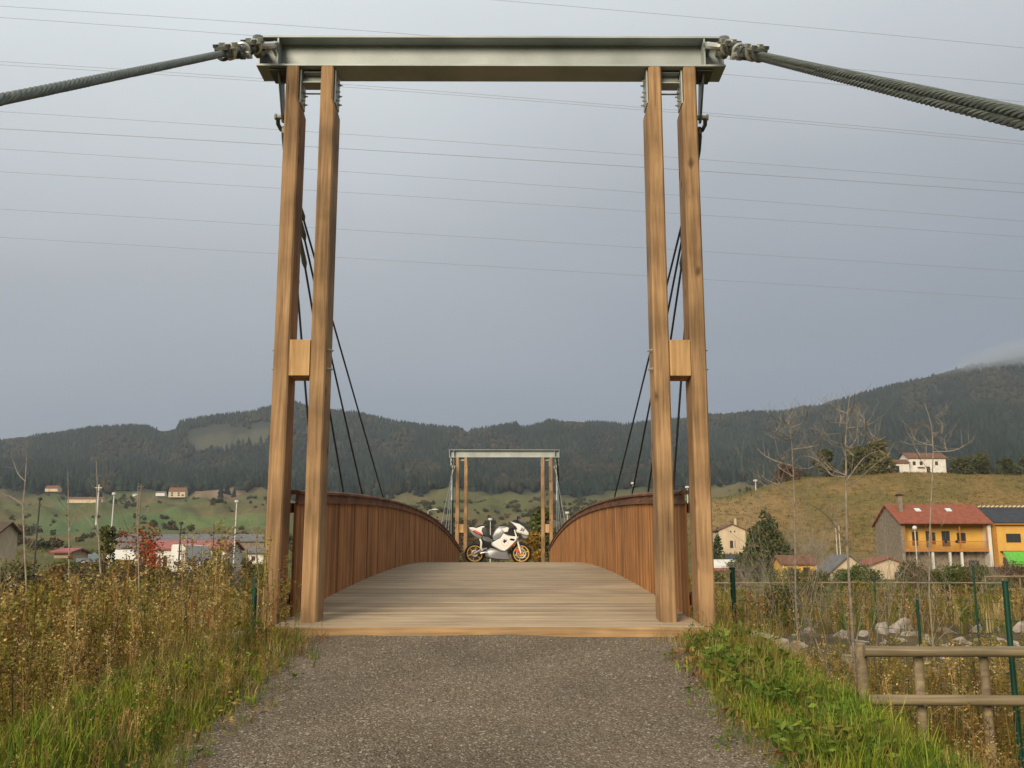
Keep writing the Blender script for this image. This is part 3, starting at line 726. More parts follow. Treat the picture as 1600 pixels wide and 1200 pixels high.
# ------------------------------------------------------------------ small vegetation (ground cover)
GREEN, LIME, OLIVE, DRY, STRAW, RUST, BROWN = (.095, .155, .018), (.24, .28, .030), (.19, .165, .036), (.34, .235, .085), (.46, .35, .16), (.24, .11, .04), (.13, .09, .045)
def blades(k, h, w, spread, lean, seed, segs=2):
    r_ = np.random.default_rng(seed); V_, F_, S = [], [], []
    for i in range(k):
        a = r_.uniform(0, 6.283); d = r_.uniform(0, spread); bx, by = d * math.cos(a), d * math.sin(a)
        hh = h * r_.uniform(.55, 1.1); a2 = r_.uniform(0, 6.283); ln = lean * r_.uniform(.2, 1) * hh; ww = w * r_.uniform(.7, 1.3)
        px_, py_ = -math.sin(a2) * ww / 2, math.cos(a2) * ww / 2; o = len(V_)
        for q in np.linspace(0, 1, segs + 1)[:-1]:
            cx, cy, cz = bx + math.cos(a2) * ln * q ** 2, by + math.sin(a2) * ln * q ** 2, hh * q * (1 - .15 * q); t_ = 1 - q * .6
            V_ += [(cx - px_ * t_, cy - py_ * t_, cz), (cx + px_ * t_, cy + py_ * t_, cz)]
        V_.append((bx + math.cos(a2) * ln, by + math.sin(a2) * ln, hh * .86))
        for j in range(segs - 1): q = o + 2 * j; F_ += [(q, q + 1, q + 3), (q, q + 3, q + 2)]
        q = o + 2 * (segs - 1); F_.append((q, q + 1, q + 2))
        S += [r_.uniform(.7, 1.25)] * (2 * segs + 1)
    C_ = np.array(S)[:, None] * np.ones((1, 3))
    return np.array(V_), np.array(F_), C_
def quadleaf(V_, F_, C_, c, s, r_, col, flat=.5, asp=.6):
    d = r_.normal(size=3); d[2] *= flat; d /= np.linalg.norm(d) + 1e-9
    u = np.cross(d, r_.normal(size=3)); u /= np.linalg.norm(u) + 1e-9
    o = len(V_); V_ += [c - d * s, c + u * s * asp, c + d * s, c - u * s * asp]; F_ += [(o, o + 1, o + 2), (o, o + 2, o + 3)]; C_ += [col] * 4
def ribbon(V_, F_, C_, a, b, w0, w1, col, r_):
    a, b = np.array(a, float), np.array(b, float); d = b - a
    u = np.cross(d, [r_.normal(), r_.normal(), .2]); u /= np.linalg.norm(u) + 1e-9
    o = len(V_); V_ += [a - u * w0, a + u * w0, b + u * w1, b - u * w1]; F_ += [(o, o + 1, o + 2), (o, o + 2, o + 3)]; C_ += [col] * 4
def weed(seed, h=1.0, nb=7, leaf=.022, head=.75, stemc=(.9, .75, .6), leafc=(1, 1, 1), bloom=0, spread=.22, nl=5, sw=.0045):
    """one dry branching weed stalk with small leaves and seed heads"""
    r_ = np.random.default_rng(seed); V_, F_, C_ = [], [], []
    lean = r_.normal(0, .08, 2); p = np.array([0., 0, 0]); pts = [p]
    for i in range(4): p = p + np.array([lean[0] * h / 4 + r_.normal(0, .012), lean[1] * h / 4 + r_.normal(0, .012), h / 4]); pts.append(p)
    for i in range(4): ribbon(V_, F_, C_, pts[i], pts[i + 1], sw * (1 - i * .15), sw * (1 - (i + 1) * .15), stemc, r_); ribbon(V_, F_, C_, pts[i], pts[i + 1], sw, sw * .8, stemc, r_)
    for b_ in range(nb):
        q = r_.uniform(.25, 1.0); base = np.array([np.interp(q * 4, range(5), [w_[k] for w_ in pts]) for k in range(3)])
        a = r_.uniform(0, 6.283); ln = spread * h * r_.uniform(.4, 1.1) * (1.25 - q * .6)
        tip = base + np.array([math.cos(a) * ln * .7, math.sin(a) * ln * .7, ln * r_.uniform(.5, 1.1)])
        ribbon(V_, F_, C_, base, tip, sw * .55, sw * .3, stemc, r_)
        for k in range(nl):
            c = base + (tip - base) * r_.uniform(.3, 1.05) + r_.normal(0, .014 * h, 3)
            cc = leafc if r_.uniform() > bloom else (2.3, 2.1, 1.7)
            quadleaf(V_, F_, C_, c, leaf * r_.uniform(.5, 1.2), r_, tuple(np.array(cc) * r_.uniform(.65, 1.3)))
    return np.array(V_), np.array(F_), np.array(C_)
def leafy(seed, n_=16, s=.07, h=.16, sp=.16):
    r_ = np.random.default_rng(seed); V_, F_, C_ = [], [], []
    for i in range(n_):
        a = r_.uniform(0, 6.283); d = r_.uniform(.02, sp)
        quadleaf(V_, F_, C_, np.array([math.cos(a) * d, math.sin(a) * d, r_.uniform(.03, h)]), s * r_.uniform(.5, 1.2), r_, (r_.uniform(.7, 1.3),) * 3, .6, .45)
    return np.array(V_), np.array(F_), np.array(C_)
def scatter(name, protos, P, S, T, m, rng, parent=None, zs=None):
    Vs, Fs, Cs, o = [], [], [], 0
    pid = rng.integers(0, len(protos), len(P)); A = rng.uniform(0, 6.283, len(P))
    for k, (v, f, c) in enumerate(protos):
        idx = np.where(pid == k)[0]
        if not len(idx): continue
        ca, sa = np.cos(A[idx])[:, None], np.sin(A[idx])[:, None]; s = S[idx][:, None]
        x = (v[None, :, 0] * ca - v[None, :, 1] * sa) * s + P[idx, 0][:, None]
        y = (v[None, :, 0] * sa + v[None, :, 1] * ca) * s + P[idx, 1][:, None]
        zz = s if zs is None else zs[idx][:, None]
        z = v[None, :, 2] * zz + P[idx, 2][:, None]
        Vs.append(np.stack([x, y, z], -1).reshape(-1, 3))
        Fs.append((f[None] + (np.arange(len(idx)) * len(v))[:, None, None]).reshape(-1, f.shape[1]) + o); o += len(idx) * len(v)
        Cs.append((c[None] * T[idx][:, None, :]).reshape(-1, 3))
    return npmesh(name, np.concatenate(Vs), np.concatenate(Fs), m, np.clip(np.concatenate(Cs), 0, .9), parent)
def pal(rng, n_, cols, wts):
    wts = np.array(wts, float); k = rng.choice(len(cols), n_, p=wts / wts.sum())
    return np.array(cols)[k] * rng.uniform(.75, 1.25, (n_, 1))
def blocked(x, y, m=0.0):
    inb = (np.abs(x) < 2.12 + m) & (y > Y0 - .05) & (y < Y1 + .2)
    return inb
def pts_in(rng, n_, x0, x1, y0, y1, dens=None, path=1.62):
    x = rng.uniform(x0, x1, n_); y = rng.uniform(y0, y1, n_)
    ok = ~blocked(x, y) & ~((np.abs(x) < path + .16 * (fbm(x * 3, y * 3, 5) * 2 - 1) ) & (y < Y0 + .1))
    if dens is not None: ok &= rng.uniform(size=n_) < dens(x, y)
    x, y = x[ok], y[ok]; return np.stack([x, y, H(x, y) - .01], 1)
g = np.random.default_rng(5)
# short green grass beside the path
P = np.concatenate([pts_in(g, 5200, -7.5, -1.3, 2.0, 11.5, lambda x, y: .55 + .45 * sst(.36, .56, fbm(x * .8, y * .8, 4)), 1.5), pts_in(g, 5200, 1.3, 7.5, 2.0, 11.0, lambda x, y: .35 + .65 * sst(.33, .5, fbm(x * .8, y * .8, 8)), 1.45)])
k = fbm(P[:, 0] * 1.1, P[:, 1] * 1.1, 14)
T = pal(g, len(P), [GREEN, LIME, OLIVE, DRY], [5, 4.5, 1.5, .8]); T = T * (.75 + .6 * k[:, None]); k9 = sst(6.2, 7.8, P[:, 1] + .5 * (P[:, 0] < 0))[:, None] * .75; T = T * (1 - k9) + pal(g, len(P), [DRY, OLIVE, STRAW], [3, 3, 1]) * k9
grass = scatter('grass', [blades(26, .22, .007, .13, .6, s) for s in (1, 2, 3, 4)], P, g.uniform(.6, 1.5, len(P)) * (.6 + .4 * sst(1.5, 2.2, np.abs(P[:, 0]))), T, M['veg'], g)
tag(grass, 'bright green grass growing on both verges of the path', 'grass', kind='stuff')
# low leafy plants
P = np.concatenate([pts_in(g, 1700, 1.6, 5.5, 3.6, 8.6, lambda x, y: sst(.38, .52, fbm(x * 1.3, y * 1.3, 24)), 1.7), pts_in(g, 900, -6, -1.8, 3.2, 8.6, lambda x, y: sst(.45, .58, fbm(x * 1.3, y * 1.3, 28)), 1.7)])
tag(scatter('leafy_ground_plants', [leafy(s, 22, .032, .14, .15) for s in range(5)], P, g.uniform(.5, 1.3, len(P)), pal(g, len(P), [(.13, .19, .025), (.09, .145, .02), (.19, .21, .035)], [3, 3, 2]), M['veg'], g),
    'broad leaved bright green plants crowding low along the verges', 'ground plants', kind='stuff')
# tall dry weeds near
wp = [weed(s, 1.0, 10, .016, nl=6, leafc=(1, 1, .9)) for s in range(6)] + [weed(20 + s, 1.0, 13, .014, nl=9, bloom=.10, spread=.18) for s in range(5)]
Pl = pts_in(g, 9500, -13, -1.55, 2.6, 13.5, lambda x, y: (.3 + .7 * sst(.34, .52, fbm(x * .7, y * .7, 34))) * (.35 + .65 * np.maximum(sst(2.0, 3.2, -x), sst(5.5, 8.5, y))) * sst(3.2, 5.4, y + .55 * (-x - 1.5) * 0 + .4), 1.6)
Pr = pts_in(g, 9000, 1.5, 13, 3.0, 13.5, lambda x, y: (.1 + .5 * sst(.40, .54, fbm(x * .9, y * .9, 38))) * (.25 + .75 * sst(5.8, 8.3, y)), 1.6)
P = np.concatenate([Pl, Pr]); hgt0 = 0; hgt = np.where(P[:, 0] < 0, .34 + .42 * sst(1.9, 3.4, -P[:, 0]) + .42 * sst(5.5, 9, P[:, 1]), .30 + .34 * sst(2.2, 4.5, P[:, 0]) + .22 * sst(6.5, 8.3, P[:, 1]))
S = hgt * g.uniform(.6, 1.35, len(P))
T = pal(g, len(P), [OLIVE, DRY, RUST, BROWN, STRAW, (.24, .22, .05)], [2.6, 3.0, .8, .8, 2.0, 3.0])
tag(scatter('dry_weeds', wp, P, S, T, M['veg'], g), 'tall brown and rust weeds gone to seed beside the path', 'weeds', kind='stuff')
# little sprouts and dead leaves creeping on the path edge
P = pts_in(g, 4200, -1.9, 1.95, 3.0, 8.45, lambda x, y: sst(1.15, 1.7, np.abs(x)) * sst(.3, .6, fbm(x * 2, y * 2, 77)), 0)
P[:, 2] = np.where(np.abs(P[:, 0]) < 1.6, pathz(P[:, 1]) + .01, P[:, 2])
tag(scatter('edge_sprouts', [leafy(50 + s, 9, .020, .05, .07) for s in range(3)] + [blades(9, .09, .005, .05, .8, 60 + s) for s in range(3)], P, g.uniform(.5, 1.5, len(P)), pal(g, len(P), [GREEN, OLIVE, RUST, DRY, LIME], [2, 2, 2, 2, 1]), M['veg'], g),
    'small weeds and dead leaves creeping in from the gravel edges', 'ground plants', kind='stuff')
# short brown weeds lining the gravel
P = np.concatenate([pts_in(g, 2000, -2.1, -1.2, 2.4, 8.4, lambda x, y: sst(1.2, 1.6, -x) * (.08 + .5 * sst(.4, .55, fbm(x * 2.2, y * 2.2, 79))), 1.2), pts_in(g, 1600, 1.2, 2.1, 2.4, 8.4, lambda x, y: sst(1.3, 1.65, x) * (.08 + .45 * sst(.4, .55, fbm(x * 2.2, y * 2.2, 83))), 1.2)])
P[:, 2] = np.maximum(P[:, 2], np.where(np.abs(P[:, 0]) < 1.55, pathz(P[:, 1]), -9))
tag(scatter('verge_weeds', [weed(200 + s, 1.0, 8, .03, nl=5, spread=.4, sw=.010, leafc=(1, .95, .85)) for s in range(3)] + [blades(22, .7, .014, .22, .9, 210 + s) for s in range(4)], P, g.uniform(.10, .26, len(P)), pal(g, len(P), [OLIVE, DRY, RUST, LIME, GREEN, STRAW], [2, 2, 1.0, 2.5, 3, .8]), M['veg'], g),
    'short brown and olive weeds lining both edges of the gravel path', 'weeds', kind='stuff')
# tall grass and reeds on the far bank
tuft = [blades(16, 1.0, .022, .25, .45, 80 + s) for s in range(4)] + [weed(90 + s, 1.15, 12, .035, nl=7, sw=.009) for s in range(4)]
P = np.concatenate([pts_in(g, 11000, -42, -2.4, 9.8, 60, lambda x, y: (np.abs(x) < y * .72 + 2) * (.5 + .5 * sst(.3, .5, fbm(x * .3, y * .3, 44)))),
                    pts_in(g, 12000, 2.4, 42, 9.8, 60, lambda x, y: (np.abs(x) < y * .72 + 2) * (1 - sst(18.3, 19, y) * sst(24, 22, y) * sst(5.5, 7.5, x) * .55) * (.4 + .6 * sst(.3, .5, fbm(x * .3, y * .3, 46))))])
S = g.uniform(.45, 1.05, len(P)); S *= np.where(P[:, 0] > 0, .85, 1.05) * np.where((P[:, 0] > 4) & (P[:, 1] > 17) & (P[:, 1] < 24), .5, 1)
tag(scatter('tall_grass', tuft, P, S, pal(g, len(P), [OLIVE, DRY, STRAW, GREEN, BROWN, RUST], [3.2, 2.8, 1.1, 1.2, 1.2, .6]), M['veg'], g),
    'tall olive and straw coloured grass covering the river banks beyond the path', 'grass', kind='stuff')
# dry grass texture of the hill field
n_ = 16000; px = g.uniform(1065, 2300, n_); r_ = g.uniform(165, 342, n_); x = CAMX + (px - 800) / F / .9836 * r_; y = r_; ok = g.uniform(size=n_) < .25 + .75 * fbm(x / 9, y / 16, 66)
P = np.stack([x, y, H(x, y) - .03], 1)[ok]; P = P[~((P[:, 1] < 150) & (P[:, 0] > 50))]
tag(scatter('hill_grass', [blades(12, .55, .10, .9, .8, 140 + s) for s in range(5)], P, g.uniform(.5, 1.5, len(P)), pal(g, len(P), [(.21, .15, .045), (.15, .13, .036), (.27, .19, .075), (.16, .10, .04)], [3, 3, 1.2, 1.2]), M['veg'], g),
    'dry tawny grass tufts over the hill field behind the houses', 'grass', kind='stuff')
# scrub texture of the valley floor farther off
P = pts_in(g, 9000, -160, 160, 58, 230, lambda x, y: (np.abs(x) < y * .66) * sst(.42, .58, fbm(x * .06, y * .06, 64)) * 1.0)
P = P[~((P[:, 0] > 18) & (P[:, 1] > 125) & (P[:, 1] > 0))]
tag(scatter('scrub', [blades(14, 1.0, .10, .5, .5, 120 + s) for s in range(4)], P, g.uniform(.5, 1.3, len(P)), pal(g, len(P), [OLIVE, DRY, GREEN, BROWN, RUST], [3, 2, 2, 2, 1]), M['veg'], g),
    'rough olive scrub dotting the flat valley floor', 'scrub', kind='stuff')

# ------------------------------------------------------------------ trees and shrubs
def foliage(seed, lobes, n_, leaf, cols, shell=.55, flat=.6):
    """leaf-sized faces spread through several lobes (x, y, z, rx, rz)"""
    r_ = np.random.default_rng(seed); w_ = np.array([l_[3] ** 2 * l_[4] for l_ in lobes]); pick = r_.choice(len(lobes), n_, p=w_ / w_.sum())
    L_ = np.array(lobes)[pick]; d = r_.normal(size=(n_, 3)); d /= np.linalg.norm(d, axis=1)[:, None]
    rad_ = r_.uniform(shell, 1.06, n_) ** .8
    c = L_[:, :3] + d * rad_[:, None] * np.stack([L_[:, 3], L_[:, 3], L_[:, 4]], 1)
    keep = fbm(c[:, 0] * 2.2 / leaf * .06 + 9, c[:, 2] * 2.2 / leaf * .06 + c[:, 1], seed) > .33; c = c[keep]; n2 = len(c); pk = pick[keep]
    a = r_.normal(size=(n2, 3)); a[:, 2] *= flat; a /= np.linalg.norm(a, axis=1)[:, None]; u = np.cross(a, r_.normal(size=(n2, 3))); u /= np.linalg.norm(u, axis=1)[:, None]
    s = leaf * r_.uniform(.5, 1.3, (n2, 1)); V_ = np.stack([c - a * s, c + u * s * .55, c + a * s, c - u * s * .55], 1).reshape(-1, 3)
    F_ = np.arange(n2 * 4).reshape(-1, 4)
    cc = np.array(cols)[r_.choice(len(cols), n2)] * r_.uniform(.7, 1.3, (n2, 1)) * np.array([r_.uniform(.8, 1.2) for _ in lobes])[pk][:, None]
    return V_, F_, np.repeat(cc, 4, axis=0)
def branches(mb, p, d, L_, r0, depth, r_, up=.25, kids=3, n=5):
    pts = [Vector(p)]; d = Vector(d).normalized()
    for i in range(4):
        d = (d + Vector((r_.gauss(0, .12), r_.gauss(0, .12), r_.gauss(0, .08) + up * .25))).normalized(); pts.append(pts[-1] + d * L_ / 4)
    mb.tube(pts, [r0 * (1 - .18 * i) for i in range(5)], n, cap=False)
    if depth:
        for k in range(kids):
            q = r_.uniform(.35, 1.0); i = min(int(q * 4), 3); b_ = pts[i].lerp(pts[i + 1], q * 4 - i)
            a = r_.uniform(0, 6.283); nd = (d + Vector((math.cos(a), math.sin(a), r_.uniform(-.1, .6))) * r_.uniform(.5, 1.0)).normalized()
            branches(mb, b_, nd, L_ * r_.uniform(.5, .75), r0 * .5, depth - 1, r_, up, kids, max(3, n - 1))
def plant(name, seed, h, w_, cols, leaf, n_, trunk_h=.25, lobes_n=9, cone=False, bark='bark', shell=.5, part='crown', limbs=True):
    t_ = empty(name, (0, 0, -500)); r_ = random.Random(seed); lb = []
    for i in range(lobes_n):
        q = (i + .5) / lobes_n
        if cone:
            rr = w_ * (1 - q) ** .85 * .55 + .06; lb.append((r_.gauss(0, .1) * w_ * (1 - q), r_.gauss(0, .1) * w_ * (1 - q), h * (.08 + .88 * q), rr, h / lobes_n * 1.1))
        else:
            z = h * (trunk_h + (1 - trunk_h) * q); rad_ = w_ * .5 * math.sin(math.pi * min(.92, .22 + q * .75)); a = r_.uniform(0, 6.283); dd = r_.uniform(.2, .75) * rad_
            s = w_ * r_.uniform(.2, .32); lb.append((math.cos(a) * dd, math.sin(a) * dd, min(z, h - s * .8), s, s * r_.uniform(.7, 1.0)))
    V_, F_, C_ = foliage(seed, lb, n_, leaf, cols, shell); npmesh(part, V_, F_, M['crown'], C_, t_)
    mb = MB(); mb.tube([(0, 0, -.3), (r_.gauss(0, .02) * h, 0, h * .3), (r_.gauss(0, .03) * h, r_.gauss(0, .02) * h, h * .85)], [h * .022 + .02, h * .016 + .012, .01], 7)
    if limbs:
        for l_ in lb[::2]: mb.tube([(0, 0, h * (.12 if not cone else l_[2] / h)), (l_[0] * .5, l_[1] * .5, l_[2] * .7 if not cone else l_[2]), (l_[0], l_[1], l_[2])], [h * .010 + .008, h * .007 + .005, .005], 5)
    mb.build('trunk', M[bark], t_, smooth=True); return t_
def bare(name, seed, h, n_stem=3, depth=3, r0=None, spread=.35, kids=4, bark='pale_bark'):
    t_ = empty(name, (0, 0, -500)); r_ = random.Random(seed); mb = MB()
    for i in range(n_stem):
        a = r_.uniform(0, 6.283); mb2 = mb
        branches(mb2, (0, 0, -.2), (math.cos(a) * spread, math.sin(a) * spread, 1), h * r_.uniform(.6, .8), r0 or h * .008, depth, r_, .3, kids)
    mb.build('branches', M[bark], t_, smooth=False); return t_
def put(proto, x, y, s=1.0, rz=0.0, label=None, cat=None, group=None, z=None, first=set()):
    if proto.name not in first and proto.location.z < -400: o = proto; first.add(proto.name)
    else: o = copy_tree(proto)
    o.location = (x, y, (float(H(x, y)) if z is None else z) - .05); o.rotation_euler = (0, 0, rz); o.scale = (s, s, s)
    for k_ in ('label', 'category', 'group'):
        if k_ in o: del o[k_]
    return tag(o, label, cat, group)
PR = {
 'green': plant('green_shrub', 1, 2.2, 2.6, [(.05, .085, .018), (.085, .12, .025), (.12, .13, .03)], .085, 2600, .05, 9),
 'olive': plant('olive_shrub', 2, 2.2, 2.6, [(.12, .115, .03), (.16, .14, .04), (.08, .08, .022)], .075, 2400, .05, 9),
 'orange': plant('orange_shrub', 3, 2.4, 2.3, [(.30, .12, .03), (.24, .13, .035), (.15, .10, .03)], .075, 2000, .08, 8),
 'yellow': plant('yellow_shrub', 4, 2.4, 2.2, [(.26, .20, .035), (.17, .15, .03), (.20, .13, .03)], .08, 2000, .1, 8),
 'brown': plant('brown_shrub', 5, 2.2, 2.6, [(.13, .085, .045), (.17, .11, .06), (.09, .06, .03)], .055, 2200, .05, 9),
 'twig': bare('bare_shrub', 6, 2.6, 7, 3, spread=.8, r0=.014, kids=4)}
NAMES = {'green': 'green_shrub', 'olive': 'olive_shrub', 'orange': 'orange_shrub', 'yellow': 'yellow_shrub', 'brown': 'brown_shrub', 'twig': 'bare_shrub'}
def atg(px, Y):
    q = at(px, 880, Y); return q.x, q.y
rr = random.Random(31)
GL = {'green': 'green leafy', 'olive': 'olive leafy', 'orange': 'orange autumn', 'yellow': 'yellow leafed', 'brown': 'dull brown', 'twig': 'leafless twiggy'}
# right: hedge of bushes in front of the houses; left: scrub before the sheds
rows = []
for px in range(1128, 1680, 20): rows.append((px + rr.uniform(-8, 8), rr.uniform(64, 84), rr.choice(['green', 'olive', 'green', 'olive', 'brown', 'twig']), rr.uniform(.8, 1.22), 'R'))
for px in range(-60, 408, 15): rows.append((px + rr.uniform(-6, 6), rr.uniform(44, 74), rr.choice(['olive', 'green', 'brown', 'orange', 'yellow', 'twig', 'olive']), rr.uniform(.65, 1.25), 'L'))
for px in (18, 90, 150, 205, 222, 330, 352, 300): rows.append((px, rr.uniform(34, 46), rr.choice(['olive', 'orange', 'twig', 'brown']), rr.uniform(.7, 1.0), 'M'))
for px in (1180, 1216, 1262, 1300, 1345): rows.append((px, rr.uniform(26, 40), rr.choice(['olive', 'twig', 'yellow']), rr.uniform(.45, .7), 'N'))
for px, Y, k_, s, side in rows:
    x, y = atg(px, Y)
    lab = {'R': '%s bush in the hedge line before the red roofed house', 'L': '%s bush in the scrub left of the bridge', 'M': '%s bush among the tall weeds on the left far bank', 'N': '%s bush among dry grass on the right far bank'}[side] % GL[k_]
    if side == 'R': w2 = [w_ for lim, w_ in ((1175, 'hugging the right outer portal post'), (1215, 'below the dark conifer'), (1290, 'before the yellow shed'), (1345, 'before the grey roofed shed'), (1411, 'before the red roofed annex'), (1480, 'under the left half of the balcony house'), (1556, 'under the right half of the balcony house'), (9999, 'before the yellow house')) if px < lim][0]
    elif side == 'L': w2 = [w_ for lim, w_ in ((10, 'at the picture edge before the cream barn'), (70, 'before the cream barn'), (135, 'between the cream barn and the leaning tree'), (195, 'beneath the white post lamp'), (262, 'around the vivid scarlet tree'), (310, 'before the left part of the white red-roofed building'), (360, 'before the right part of the white red-roofed building'), (9999, 'close beside the left outer portal post')) if px < lim][0]
    elif side == 'M': w2 = [w_ for lim, w_ in ((100, 'among the left far bank weeds near the picture edge'), (210, 'among the left far bank weeds by the saplings'), (310, 'among the left far bank weeds mid way'), (9999, 'among the left far bank weeds near the portal')) if px < lim][0]
    else: w2 = [w_ for lim, w_ in ((1240, 'in dry grass just right of the portal'), (1310, 'in dry grass left of the boulders'), (9999, 'in dry grass above the rail fence end')) if px < lim][0]
    lab = '%s %s bush %s' % ('tall' if s > .95 else 'low' if s < .8 else 'rounded', GL[k_], w2); lab = ' '.join(lab.split()[:16])
    put(PR[k_], x, y, s, rr.uniform(0, 6), lab, 'bush', '%s bushes %s' % (GL[k_], {'R': 'in the right hedge', 'L': 'in the left scrub', 'M': 'on the left bank', 'N': 'on the right bank'}[side]))

# distinct trees
def one(name, px, Y, h, w_, cols, label, cat='tree', seed=1, zb=None, **kw):
    t_ = plant(name, seed, h, w_, cols, **kw); x, y = atg(px, Y); return put(t_, x, y, 1, 0, label, cat, None, zb)
one('conifer_tree', 1197, 100, 7.9, 6.6, [(.045, .075, .022), (.07, .095, .03), (.11, .10, .035)], 'dark green cone shaped conifer between the cream house and the brambles', seed=41, leaf=.26, n_=9000, lobes_n=14, cone=True, shell=.3)
one('conifer_tree', 1122, 118, 6.2, 2.2, [(.03, .055, .018), (.05, .075, .025)], 'slim dark evergreen beside the right outer post and the cream house', seed=42, leaf=.2, n_=1600, lobes_n=9, cone=True)
one('autumn_tree', 828, 92, 5.0, 3.4, [(.36, .20, .03), (.28, .13, .025), (.22, .16, .03)], 'golden orange autumn tree behind the motorcycle windscreen', seed=43, leaf=.16, n_=2600, trunk_h=.12)
one('leafy_tree', 848, 100, 7.6, 3.4, [(.08, .11, .025), (.12, .12, .03), (.06, .08, .02)], 'tall green tree behind the right posts of the distant portal', seed=44, leaf=.18, n_=3000, trunk_h=.08)
one('brown_tree', 745, 110, 4.6, 6.0, [(.10, .065, .035), (.13, .09, .045), (.08, .07, .03)], 'wide brown thicket tree behind the tail of the motorcycle', seed=45, leaf=.15, n_=2600, trunk_h=.05)
one('brown_tree', 670, 120, 7.5, 8.0, [(.13, .06, .035), (.10, .065, .035)], 'reddish brown tree mass above the end of the left railing', seed=46, leaf=.2, n_=2600, trunk_h=.05)
one('brown_tree', 715, 140, 6.5, 9.0, [(.10, .06, .035), (.08, .06, .03)], 'dark brown tree behind the left posts of the distant portal', seed=47, leaf=.22, n_=2600, trunk_h=.05)
one('red_leafed_tree', 222, 44, 3.9, 2.6, [(.33, .10, .03), (.26, .11, .035), (.18, .07, .03)], 'rusty orange young tree in front of the white and red sheds', seed=48, leaf=.075, n_=1500, trunk_h=.35, lobes_n=10)
one('red_leafed_tree', 233, 62, 2.7, 1.5, [(.62, .06, .035), (.55, .09, .05), (.7, .05, .03)], 'small vivid scarlet tree by the left end of the red roofed shed', seed=49, leaf=.085, n_=900, trunk_h=.3, zb=-.6)
one('leafy_tree', 163, 66, 4.8, 1.7, [(.05, .065, .018), (.14, .13, .03), (.09, .09, .02)], 'narrow leaning green and yellow tree beside the white lamp post', seed=50, leaf=.11, n_=1700, trunk_h=.3)
one('leafy_tree', 388, 60, 2.6, 1.1, [(.06, .05, .02), (.10, .07, .03)], 'slim dark brown bush tree near the left outer post and the white cabin', seed=51, leaf=.09, n_=900, trunk_h=.05)
one('leafy_tree', 345, 56, 4.2, 3.0, [(.20, .12, .035), (.14, .11, .035), (.25, .14, .04)], 'loose orange brown tree left of the left outer post', seed=52, leaf=.075, n_=1300, trunk_h=.2)
one('leafy_tree', 1382, 322, 11.2, 11, [(.09, .105, .03), (.14, .13, .04), (.17, .13, .045)], 'big olive green tree on the hill crest left of the white farmhouse', seed=53, leaf=.6, n_=3600, trunk_h=.05)
one('leafy_tree', 1350, 326, 9.5, 8, [(.09, .105, .03), (.14, .125, .04)], 'olive tree on the hill crest, second left of the white farmhouse', seed=54, leaf=.6, n_=2600, trunk_h=.05)
one('leafy_tree', 1298, 330, 9.5, 8, [(.07, .085, .022), (.11, .10, .03)], 'pale olive tree on the hill crest above the conifer and bare trees', seed=55, leaf=.55, n_=2200, trunk_h=.05)
for i, px in enumerate((1515, 1545, 1580, 1620, 1660)):
    one('leafy_tree', px, 326 + i * 3, 5.5 + (i % 2) * 1.6, 9, [(.06, .075, .022), (.10, .09, .028)], ['dark bush tree just right of the white farmhouse', 'low olive tree on the crest, second right of the farmhouse', 'low olive tree on the crest at the right picture edge', 'olive tree on the crest beyond the right edge', 'outermost olive tree on the right crest'][i], seed=56 + i, leaf=.5, n_=1500, trunk_h=.03)
one('brown_tree', 1238, 318, 5.5, 9, [(.13, .06, .035), (.10, .06, .03)], 'russet tree on the hill crest behind the first bare tree', seed=61, leaf=.45, n_=1500, trunk_h=.03)
bt = bare('bramble_thicket', 62, 4.6, 13, 3, spread=.7, r0=.028, kids=5); x, y = atg(1256, 104); put(bt, x, y, 1, 0, 'big tangle of leafless pale brambles right of the dark conifer', 'bramble', z=-1.2)
bt = bare('bramble_thicket', 63, 2.4, 8, 3, spread=.8, r0=.010, kids=4); x, y = atg(1185, 40); put(bt, x, y, 1, 0, 'bare thorny thicket just right of the right outer post', 'bramble')

